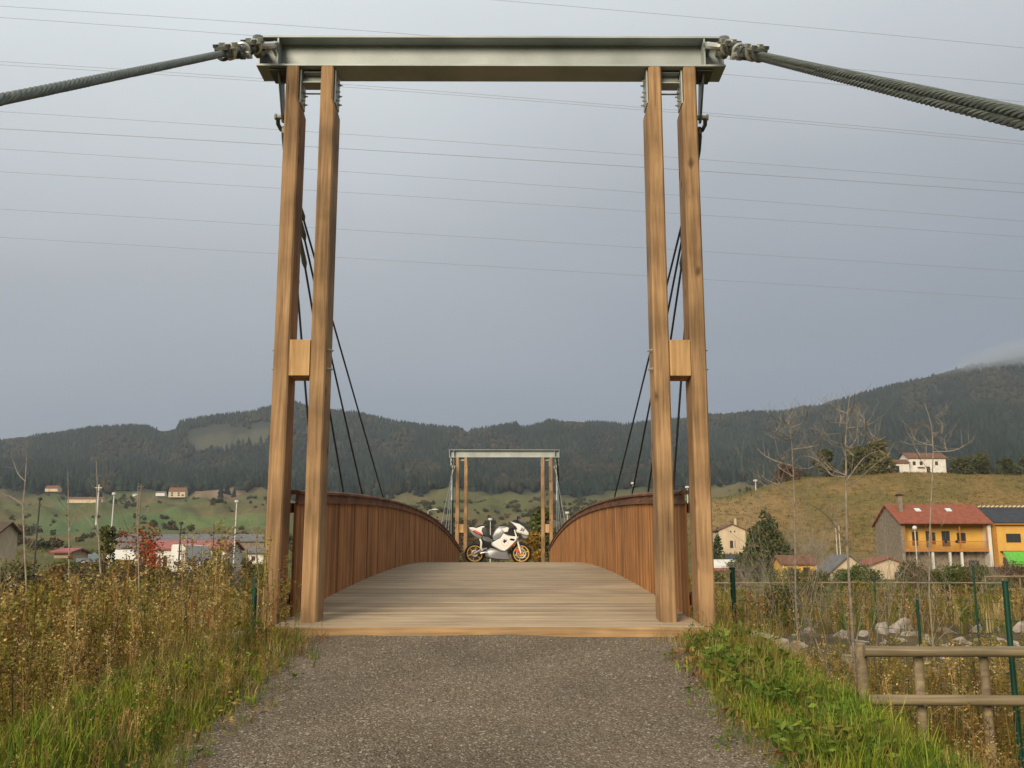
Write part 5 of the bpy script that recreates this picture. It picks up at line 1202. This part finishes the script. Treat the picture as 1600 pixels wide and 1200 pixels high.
# cream house
c0 = empty('cream_house', bpos(1125, 175, -.5), 0, 'small cream gabled house at the foot of the hill beside the conifer', 'house')
wq = at(1167, 880, 175).x - at(1125, 880, 175).x; r_c = gable(c0, wq, 8, 7.1, 8.1, 'cream', 'browntile', .3, 'y')
window(c0, wq * .40, 4.0, .55, 1.3, -.02, bars=True); window(c0, wq * .56, 4.0, .25, 1.3, -.02, 'cream', bars=False)
for xx in (wq * .42, wq * .56): mb = MB(); mb.prism([(xx, 6.75), (xx + .3, 6.75), (xx + .15, 7.15)], -.03, .02, 'xz'); mb.build('vent', M['dark'], c0)
mb = MB(); mb.box(0, wq, -.06, -.005, 2.9, 3.0); mb.build('string_course', M['browntile'], c0)
mb = MB(); mb.box(wq * .2, wq * .42, -.04, .01, 1.5, 2.4); mb.build('red_panel', M['browntile'], c0)
mb = MB(); mb.box(wq * .74, wq * .82, 3, 3.4, 8.0, 9.3); mb.build('chimney', M['cream'], c0)
sh = empty('dark_roofed_shed', bpos(1112, 150, -.9), 0, 'low dark roofed shed in front of the cream house', 'shed'); gable(sh, 6.2, 5, 2.0, 2.9, 'stonew', 'slate', .2)
lw = empty('long_low_shed', bpos(1108, 100, -1.4), 0, 'long low shed with pale roof edge right of the bridge portal', 'shed'); gable(lw, 7.2, 4, 1.7, 2.35, 'stonew', 'white', .2)
mb = MB(); mb.box(-.1, 7.3, -.28, -.22, 1.36, 1.6); mb.build('fascia', M['pinkroof'], lw)
ys_ = empty('yellow_shed', bpos(1222, 92, -1.3), 0, 'small yellow shed with brown roof half hidden behind brambles', 'shed'); gable(ys_, 3.1, 3, 1.95, 2.6, 'yellow', 'browntile', .25)
window(ys_, .5, .9, .5, .75); window(ys_, 1.9, .9, .6, .75)
for xx in (.02, 1.3, 3.0): mb = MB(); mb.box(xx, xx + .12, -.14, -.02, 0, 1.85); mb.build('post', M['cream'], ys_)
gs = empty('grey_roofed_shed', bpos(1296, 112, -1.9), 0, 'low shed with grey sheet roof left of the stone gable', 'shed')
r3 = gable(gs, 4.4, 6, 1.7, 3.5, 'cream', 'greyroof', .35, 'y'); window(gs, .5, .5, .6, .9)
rs = empty('red_roofed_annex', bpos(1348, 116, -1.75), 0, 'low annex with red hipped roof under the stone gable', 'shed')
r3 = gable(rs, 6.0, 5, 2.0, 3.05, 'cream', 'rtile', .35, 'y'); window(rs, 1.0, .5, .7, 1.0); window(rs, 3.6, .5, .9, 1.0)
# farm on the crest
zf = float(H(at(1440, 740, 334).x, 334)); fm = empty('hilltop_farmhouse', bpos(1432, 334, zf - .3), 0, 'long white farmhouse with brown roofs on the crest of the field', 'farmhouse')
gable(fm, 12.5, 9, 5.6, 7.6, 'white', 'browntile', .6)
for xx in (1.2, 3.6, 8.8): window(fm, xx, 3.0, 1.0, 1.3)
window(fm, 5.8, .3, 1.2, 2.2); mb = MB(); mb.box(2.6, 5.0, -1.1, -.01, 2.3, 2.45); mb.build('balcony', M['cream'], fm)
fn = empty('hilltop_barn', bpos(1397, 332, zf - .3), 0, 'lower white barn with brown roof joined left of the crest farmhouse', 'barn'); gable(fn, 7.4, 8, 3.6, 5.0, 'white', 'browntile', .5); window(fn, 1.0, .2, 3.0, 2.4, -.02, 'browntile')
# left side buildings
def shed(name, px0, px1, Y, yb, ye, yr, D, wall, roof, lab, cat, wins=(), axis='x', oh=.3):
    if Y > 400: Y = float(min(np.arange(Y * .55, Y * 1.5, 4.), key=lambda q: abs(at(px0, yb, q).z - float(H(at(px0, yb, q).x, q)))))
    a = at(px0, yb, Y); b_ = at(px1, yb, Y); W = b_.x - a.x; he = at(px0, ye, Y).z - a.z; hr = at(px0, yr, Y + (D / 2 if axis == 'x' else 0)).z - a.z
    t_ = empty(name, (a.x, a.y, a.z), 0, lab, cat); gable(t_, W, D, he, hr, wall, roof, oh, axis)
    for (q, w_, z, h) in wins: window(t_, W * q, he * z, W * w_, he * h)
    return t_
shed('cream_barn', -110, -6, 82, 872, 831, 818, 3.2, 'cream', 'dullroof', 'cream walled barn with wide brown roof at the left picture edge', 'barn', [(.2, .1, .3, .3), (.75, .07, .3, .3)])
shed('grey_roofed_barn', 178, 412, 150, 862, 846, 836, 10, 'stonew', 'greyroof', 'very long grey roofed barn behind the red roofed white building', 'barn')
shed('red_roofed_building', 226, 352, 104, 893, 858, 847, 6, 'white', 'pinkroof', 'long white building with faded red roof left of the bridge', 'building', [(.08, .05, .25, .4), (.22, .05, .25, .4), (.4, .06, .25, .4), (.58, .05, .25, .4), (.75, .06, .1, .6), (.88, .05, .25, .4)])
shed('white_cabin', 384, 412, 96, 884, 864, 858, 4, 'white', 'greyroof', 'small white cabin half hidden by the left outer post', 'cabin', [(.3, .2, .4, .35)])
shed('small_red_roof_hut', 84, 108, 90, 872, 864, 859, 4, 'cream', 'pinkroof', 'little hut with pinkish roof among the left bushes', 'hut')
shed('grey_hut', 188, 208, 118, 872, 856, 850, 4, 'white', 'greyroof', 'pale grey hut above the white car', 'hut', [(.3, .2, .3, .4)])
shed('valley_house', 263, 289, 640, 777, 768, 762, 8, 'cream', 'browntile', 'tan two storey house standing alone below the left hill', 'house', [(.15, .12, .2, .3), (.15, .12, .6, .25), (.55, .12, .2, .3), (.55, .12, .6, .25), (.8, .12, .2, .3)])
shed('valley_hut', 243, 257, 640, 775, 770, 768, 6, 'white', 'greyroof', 'tiny white hut left of the tan valley house', 'hut')
shed('valley_barn', 105, 160, 560, 786, 780, 777, 8, 'cream', 'browntile', 'long low pale wall barn in the left valley meadow', 'barn')
shed('valley_cottage', 70, 90, 560, 768, 763, 759, 8, 'cream', 'browntile', 'far cottage on the slope at upper left of the meadow', 'cottage')
shed('valley_shed', 207, 216, 600, 776, 772, 770, 5, 'white', 'greyroof', 'tiny white shed just left of the taller pale pole', 'shed')
shed('village_roof', 610, 668, 230, 838, 826, 820, 10, 'cream', 'browntile', 'brown roofed building peeping over the end of the left railing', 'building')

# ------------------------------------------------------------------ lamps and poles
M['lampw'] = mat('white_lamp_metal', (.62, .60, .55), .5, noise=3, mix=.12); M['lampd'] = mat('dark_lamp_metal', (.05, .055, .06), .5, noise=3, mix=.2)
def lamp(px, ytop, ybot, Y, lab, arm=1, m='lampw', r=.06, globe=False):
    a = at(px, ytop, Y); b_ = at(px, ybot, Y); zb = min(b_.z, float(H(b_.x, b_.y))) if ybot > 850 else b_.z
    t_ = empty('street_lamp', (b_.x, b_.y, zb), 0, lab, 'street lamp'); h = a.z - zb
    mb = MB(); mb.tube([(0, 0, 0), (0, 0, h * .5), (0, 0, h)], [r * 1.3, r, r * .75], 10); mb.build('pole', M[m], t_, smooth=True)
    s = Y / 60 * .8
    if globe: mb = MB(); mb.ball((0, 0, h + .2), .26, 12, 8); mb.build('globe', M['lampw'], t_, smooth=True)
    elif arm:
        mb = MB(); mb.tube([(0, 0, h), (arm * .12 * s, 0, h + .10 * s), (arm * .4 * s, 0, h + .13 * s)], r * .6, 8); mb.build('arm', M[m], t_)
        mb = MB(); mb.slab([(arm * .3 * s, h + .10 * s), (arm * .75 * s, h + .10 * s), (arm * .8 * s, h + .16 * s), (arm * .6 * s, h + .21 * s), (arm * .3 * s, h + .18 * s)], .10 * s); mb.build('lamp_head', M[m], t_, smooth=True)
    else:
        mb = MB(); mb.tube([(0, 0, h - .05), (0, 0, h + .12 * s)], .16 * s, 10); mb.build('lamp_head', M[m], t_)
    return t_
lamp(170, 772, 888, 78, 'white post lamp behind the narrow leaning tree on the left', 0)
lamp(365, 784, 884, 80, 'white street lamp with flat head left of the outer post', 0)
lamp(52, 780, 900, 52, 'black headed lamp post at the far left above the barn', 0, 'lampd', .045)
lamp(278, 818, 900, 52, 'black headed lamp post in front of the red roofed white building', 0, 'lampd', .045)
lamp(1433, 828, 878, 108, 'globe street lamp in front of the balcony house', 1, globe=True)
lamp(668, 799, 850, 130, 'street lamp with curved arm above the left railing end', 1)
lamp(766, 812, 880, 95, 'thin lamp post standing behind the motorcycle seat', 0, r=.045)
lamp(990, 756, 800, 210, 'white lamp just above the right railing, left one', 0, r=.09)
lamp(1075, 762, 800, 215, 'white lamp glimpsed between the right portal posts', 0, r=.09)
lamp(887, 802, 850, 140, 'small lamp beside the hanger cables of the distant portal', 0, r=.06)
lamp(1181, 752, 766, 300, 'short white post on the skyline of the field above the conifer', 0, r=.14)
def pole(px, yt, yb, Y, lab, m='zinc', r=.09):
    a, b_ = at(px, yt, Y), at(px, yb, Y); t_ = empty('utility_pole', b_, 0, lab, 'utility pole'); h = a.z - b_.z
    mb = MB(); mb.tube([(0, 0, -1), (0, 0, h)], [r * 1.2, r * .8], 8); mb.build('pole', M[m], t_); 
    if r > .1: mb = MB(); mb.box(-.5, .5, -.06, .06, h - .55, h - .42); mb.build('crossarm', M[m], t_)
pole(151, 757, 810, 150, 'pale utility pole in the valley just left of the white post lamp', 'lampw', .13)
pole(217, 756, 812, 170, 'pale brown utility pole above the rusty orange tree', 'bark', .12)
pole(1308, 822, 862, 118, 'left of two thin pale poles above the grey shed roof', 'lampw', .05)
pole(1313, 822, 862, 118, 'right of two thin pale poles above the grey shed roof', 'lampw', .05)

# ------------------------------------------------------------------ parked cars
def car(px, py, Y, rz, col, lab, van=False, s=1.0):
    q = at(px, py, Y); t_ = empty('parked_car', (q.x, q.y, q.z - .7), rz, lab, 'car'); t_.scale = (s, s, s)
    pm = mat('car_paint', col, .3, noise=2, mix=.06, spec=.5)
    mb = MB(); prof = [(-2.1, .35), (2.1, .35), (2.15, .6), (2.05, .85), (1.2, .98), (.55, 1.42), (-1.0, 1.46), (-1.75, 1.0), (-2.1, .9)] if not van else [(-2.3, .35), (2.3, .35), (2.35, .8), (2.0, 1.1), (1.5, 1.95), (-2.25, 2.0), (-2.3, .9)]
    mb.slab(prof, .84, 0, .93, .7); mb.build('body', pm, t_, smooth=True)
    mb = MB(); wn = [(1.02, 1.0), (.5, 1.36), (-.95, 1.39), (-1.5, 1.02)] if not van else [(1.55, 1.2), (1.3, 1.8), (-1.9, 1.8), (-1.9, 1.2)]
    mb.prism(wn, -.83, .83, 'xz'); mb.build('window', M['glass'], t_)
    for x in (-1.3, 1.35):
        for y in (-.78, .78): mb = MB(); mb.cyl((x, y - .1, .33), (x, y + .1, .33), .33, 16); w_ = mb.build('wheel', M['dark'], t_); mb = MB(); mb.cyl((x, y - .11, .33), (x, y + .11, .33), .18, 12); mb.build('rim', M['lampw'], w_)
    for y in (-.6, .6): mb = MB(); mb.box(2.08, 2.16, y - .15, y + .15, .62, .78); mb.build('headlight', M['lampw'], t_)
car(197, 870, 112, .1, (.75, .75, .72), 'white parked car among the bushes below the grey hut')
car(262, 883, 118, -.5, (.10, .30, .50), 'blue parked car below the vivid scarlet tree')
car(150, 874, 120, .3, (.18, .24, .28), 'dull grey blue car beside the foot of the white post lamp')
car(300, 872, 99, 1.2, (.72, .70, .66), 'white van parked before the red roofed white building', True)
0 and car(1400, 880, 96, .2, (.08, .11, .10), 'dark green car behind the hedge under the stone gable', False, .95)

# ------------------------------------------------------------------ the motorcycle
YB = 29.2
bx = at(720 + 697 / 12., 875, YB).x
bike = empty('motorcycle', (bx, YB, deckz(YB) + .004), 0, 'white and silver racing motorcycle with gold wheels parked across the far deck', 'motorcycle')
K = .00159
def bp(a): return [((x - 697) * K, (1038 - y) * K) for x, y in a]
MW = mat('white_racing_paint', (.80, .78, .72), .28, noise=9, mix=.05, spec=.5); MS = mat('silver_paint', (.27, .265, .275), .35, .3, noise=6, mix=.12); MBk = mat('black_plastic', (.018, .018, .02), .5, noise=9, mix=.3)
MG = mat('gold_wheel_paint', (.75, .46, .12), .4, .25, noise=8, mix=.1); MT = mat('tyre_rubber', (.016, .016, .017), .8, noise=20, mix=.3); MR = mat('red_decal_paint', (.62, .10, .05), .35, noise=9, mix=.05)
MSc = mat('smoked_windscreen', (.03, .04, .05), .08, noise=4, mix=.1); MCh = mat('steel_disc', (.55, .54, .5), .3, .8, noise=20, mix=.1)
ZW = (1038 - 850) * K
for cx_, nm in ((270, 'wheel'), (1125, 'wheel')):
    X = (cx_ - 697) * K; rear = cx_ < 500; tw = .095 if rear else .062
    mb = MB(); mb.ring((X, 0, ZW), .262, .038, n=36, m=10, sq=tw / .038); wh = mb.build('wheel', MT, bike, smooth=True)
    mb = MB(); mb.ring((X, 0, ZW), .222, .019, n=36, m=6, sq=4.4 if rear else 3.2); mb.cyl((X, -.06, ZW), (X, .06, ZW), .04, 14)
    for k_ in range(6):
        a = k_ * math.pi / 3 + .3; ca, sa = math.cos(a), math.sin(a); mb.tube([(X + ca * .03, 0, ZW + sa * .03), (X + ca * .12, 0, ZW + sa * .12), (X + ca * .205, 0, ZW + sa * .205)], [.022, .014, .017], 8)
    mb.build('rim', MG, wh, smooth=True)
    for s_ in ((-1, 1) if not rear else (-1,)):
        R_d = .15 if not rear else .10; mb = MB(); mb.ring((X, s_ * (.07 if not rear else .085), ZW), R_d - .02, .022, n=30, m=4, sq=.12); mb.build('brake_disc', MCh, wh)
        mb = MB(); mb.ring((X, s_ * .072, ZW), .07, .012, n=20, m=4, sq=.3); mb.build('disc_carrier', MG, wh)
def panel(poly, t_, name, m, y=0, par=bike, edge=.82, belly=.55): mb = MB(); mb.slab(bp(poly), t_, y, edge, belly); return mb.build(name, m, par, smooth=True)
nose = panel([(920, 262), (1000, 288), (1090, 308), (1160, 355), (1225, 425), (1268, 480), (1262, 520), (1200, 525), (1120, 490), (1045, 470), (1022, 440), (1050, 400), (1015, 350), (950, 292)], .19, 'nose_fairing', MW, 0, bike, .72, .5)
panel([(1110, 495), (1190, 522), (1262, 518), (1240, 572), (1185, 585), (1150, 560)], .13, 'chin_fairing', MS)
panel([(950, 262), (975, 232), (1050, 225), (1110, 262), (1170, 340), (1150, 350), (1085, 305), (1000, 284)], .15, 'windscreen', MSc)
fair = panel([(800, 480), (880, 522), (1080, 548), (1062, 600), (985, 680), (875, 785), (820, 822), (740, 802), (640, 745), (585, 705), (580, 655), (660, 610), (740, 570)], .23, 'side_fairing', MW, 0, bike, .86, .7)
panel([(455, 850), (470, 800), (560, 745), (650, 765), (740, 805), (820, 825), (868, 800), (905, 890), (938, 972), (850, 972), (700, 962), (540, 940), (470, 912)], .20, 'belly_pan', MS, 0, bike, .8, .7)
panel([(610, 620), (592, 530), (640, 430), (680, 385), (725, 352), (800, 352), (870, 368), (905, 385), (880, 450), (810, 480), (740, 562), (660, 606)], .16, 'fuel_tank', MS, 0, bike, .75, .55)
panel([(745, 400), (800, 385), (868, 370), (905, 388), (885, 455), (820, 470)], .168, 'tank_stripe', MW, 0, bike, .8, .6)
panel([(395, 372), (470, 350), (512, 372), (520, 480), (590, 545), (610, 600), (560, 610), (500, 560), (420, 520), (380, 430)], .12, 'seat', MBk)
tail = panel([(148, 376), (230, 372), (300, 388), (395, 350), (458, 348), (455, 384), (412, 412), (505, 500), (470, 535), (390, 508), (280, 462), (195, 425)], .11, 'tail_fairing', MW, 0, bike, .8, .55)
panel([(160, 392), (230, 452), (330, 500), (430, 540), (400, 580), (345, 588), (240, 515), (170, 440)], .09, 'under_tail', MS)
panel([(210, 402), (300, 430), (400, 480), (430, 512), (380, 512), (280, 472)], .112, 'tail_stripe', MR, 0, bike)
panel([(290, 372), (330, 338), (430, 325), (500, 345), (490, 392), (400, 372)], .085, 'seat_hump', MBk)
panel([(875, 440), (905, 400), (1000, 352), (1035, 420), (1070, 545), (960, 535), (890, 515)], .11, 'cockpit', MBk)
panel([(165, 500), (200, 480), (230, 520), (200, 580), (165, 560)], .05, 'rear_mudguard', MBk)
panel([(395, 560), (560, 590), (640, 610), (760, 700), (700, 800), (520, 800), (430, 700)], .12, 'engine', MBk)
panel([(395, 520), (500, 540), (620, 600), (600, 650), (480, 640), (400, 600)], .14, 'frame', M['zincd'])
mb = MB(); 
for s_ in (-1, 1): mb.tube([((270 - 697) * K, s_ * .12, ZW), ((370 - 697) * K, s_ * .13, (1038 - 790) * K), ((500 - 697) * K, s_ * .11, (1038 - 760) * K)], [.03, .035, .03], 8)
mb.build('swingarm', MS, bike, smooth=True)
mb = MB(); mb.tube([((365 - 697) * K, -.17, (1038 - 585) * K), ((392 - 697) * K, -.18, (1038 - 640) * K), ((385 - 697) * K, -.18, (1038 - 740) * K), ((415 - 697) * K, -.16, (1038 - 800) * K)], [.022, .03, .03, .022], 10); mb.build('footrest_hanger', MW, bike, smooth=True)
mb = MB(); mb.tube([((380 - 697) * K, -.16, (1038 - 850) * K), ((450 - 697) * K, -.17, (1038 - 830) * K), ((560 - 697) * K, -.17, (1038 - 850) * K)], [.035, .04, .03], 10); mb.build('exhaust', MCh, bike, smooth=True)
for s_ in (-1, 1):
    mb = MB(); mb.tube([((1000 - 697) * K, s_ * .10, (1038 - 420) * K), ((1052 - 697) * K, s_ * .10, (1038 - 600) * K), ((1088 - 697) * K, s_ * .10, (1038 - 740) * K), ((1118 - 697) * K, s_ * .10, (1038 - 840) * K)], [.022, .026, .030, .024], 10); mb.build('fork', MW if s_ < 0 else MS, bike, smooth=True)
    mb = MB(); mb.tube([((955 - 697) * K, s_ * .10, (1038 - 385) * K), ((935 - 697) * K, s_ * .24, (1038 - 400) * K), ((905 - 697) * K, s_ * .34, (1038 - 410) * K)], .017, 8); mb.build('handlebar', MBk, bike)
panel([(1010, 690), (1050, 640), (1130, 628), (1205, 660), (1238, 715), (1190, 690), (1120, 668), (1060, 680)], .07, 'front_mudguard', MBk, 0, bike, .9)
panel([(1030, 820), (1020, 770), (1062, 760), (1090, 800), (1080, 840)], .018, 'brake_caliper', MR, -.10)
for s_ in (-1, 1): mb = MB(); mb.tube([((1040 - 697) * K, s_ * .16, (1038 - 265) * K), ((1055 - 697) * K, s_ * .26, (1038 - 215) * K)], .009, 6); mb.ball(((1060 - 697) * K, s_ * .28, (1038 - 195) * K), .045, 8, 6, (.5, 1.3, .8)); mb.build('mirror', MBk, bike)
mb = MB(); mb.tube([((700 - 697) * K, -.12, (1038 - 950) * K), ((712 - 697) * K, -.26, .0)], .011, 6); mb.build('side_stand', MBk, bike)
# decals: ring badge, red flash, race number
mb = MB(); cx_, cz_ = (825 - 697) * K, (1038 - 650) * K; mb.ring((cx_, -.2285, cz_), .098, .010, n=36, m=4, sq=.25); mb.build('ring_badge', MR, fair)
mb = MB(); mb.prism(bp([(790, 630), (810, 590), (830, 610), (858, 600), (852, 650), (830, 640), (818, 668), (800, 655)]), -.2330, -.2290, 'xz'); mb.build('badge_mark', MBk, fair)
mb = MB(); mb.prism(bp([(930, 575), (1010, 590), (990, 625), (910, 608)]), -.2300, -.2255, 'xz'); mb.build('lettering_flash', MR, fair)
mb = MB(); mb.prism(bp([(870, 660), (940, 640), (985, 672), (900, 755), (845, 775)]), -.2290, -.2245, 'xz'); mb.build('red_flash', MR, fair)
for s_ in (-1, 1):
    cu = bpy.data.curves.new('race_number', 'FONT'); cu.body = '36'; cu.size = .135; cu.extrude = .002; cu.offset = .003; cu.align_x = 'CENTER'; cu.align_y = 'CENTER'; cu.shear = .25
    to = bpy.data.objects.new('race_number', cu); COL.objects.link(to); dg = bpy.context.evaluated_depsgraph_get(); dg.update(); me = bpy.data.meshes.new_from_object(to.evaluated_get(dg)); bpy.data.objects.remove(to); bpy.data.curves.remove(cu)
    me.materials.clear(); me.materials.append(MBk); o = bpy.data.objects.new('race_number', me); COL.objects.link(o); o.parent = nose
    o.location = ((1140 - 697) * K, s_ * .192, (1038 - 418) * K); o.rotation_euler = (math.pi / 2, .25 if s_ < 0 else -.25, 0 if s_ < 0 else math.pi)

# ------------------------------------------------------------------ haze
mb = MB(); mb.box(-3700, 3700, -3700, 3700, -12, 760)
hz = mb.build('haze', None); tag(hz, kind='stuff'); hz['label'] = 'thin blue grey valley haze'
hm = bpy.data.materials.new('haze_air'); hm.use_nodes = True; n = hm.node_tree.nodes; l = hm.node_tree.links; n.clear()
o_ = n.new('ShaderNodeOutputMaterial'); pv = n.new('ShaderNodeVolumePrincipled'); pv.inputs['Color'].default_value = (.80, .88, 1.0, 1); pv.inputs['Density'].default_value = .000115; pv.inputs['Anisotropy'].default_value = .1
l.new(pv.outputs[0], o_.inputs['Volume']); hz.data.materials.append(hm)
mst = bpy.data.materials.new('mist_air'); mst.use_nodes = True; n = mst.node_tree.nodes; l = mst.node_tree.links; n.clear()
o_ = n.new('ShaderNodeOutputMaterial'); pv = n.new('ShaderNodeVolumePrincipled'); pv.inputs['Color'].default_value = (.60, .66, .74, 1); pv.inputs['Density'].default_value = .0026
l.new(pv.outputs[0], o_.inputs['Volume'])
for px_, py_, rx, rz in ((1650, 560, 190, 26), (1580, 568, 95, 13), (1740, 552, 260, 42), (1610, 563, 130, 22), (1535, 572, 60, 8), (1505, 579, 40, 7)):
    q = at(px_, py_, 1900); mb = MB(); mb.ball((0, 0, 0), 1, 20, 12, (rx, 160, rz)); c_ = mb.build('mist', mst); c_.location = q; tag(c_, 'low grey mist touching the right hand hill summit', kind='stuff')
for o in list(bpy.data.objects):          # shrub and rock patterns that were never placed
    if o.parent is None and o.location.z < -400:
        for ch in [q for q in bpy.data.objects if q.parent == o]: bpy.data.objects.remove(ch)
        bpy.data.objects.remove(o)
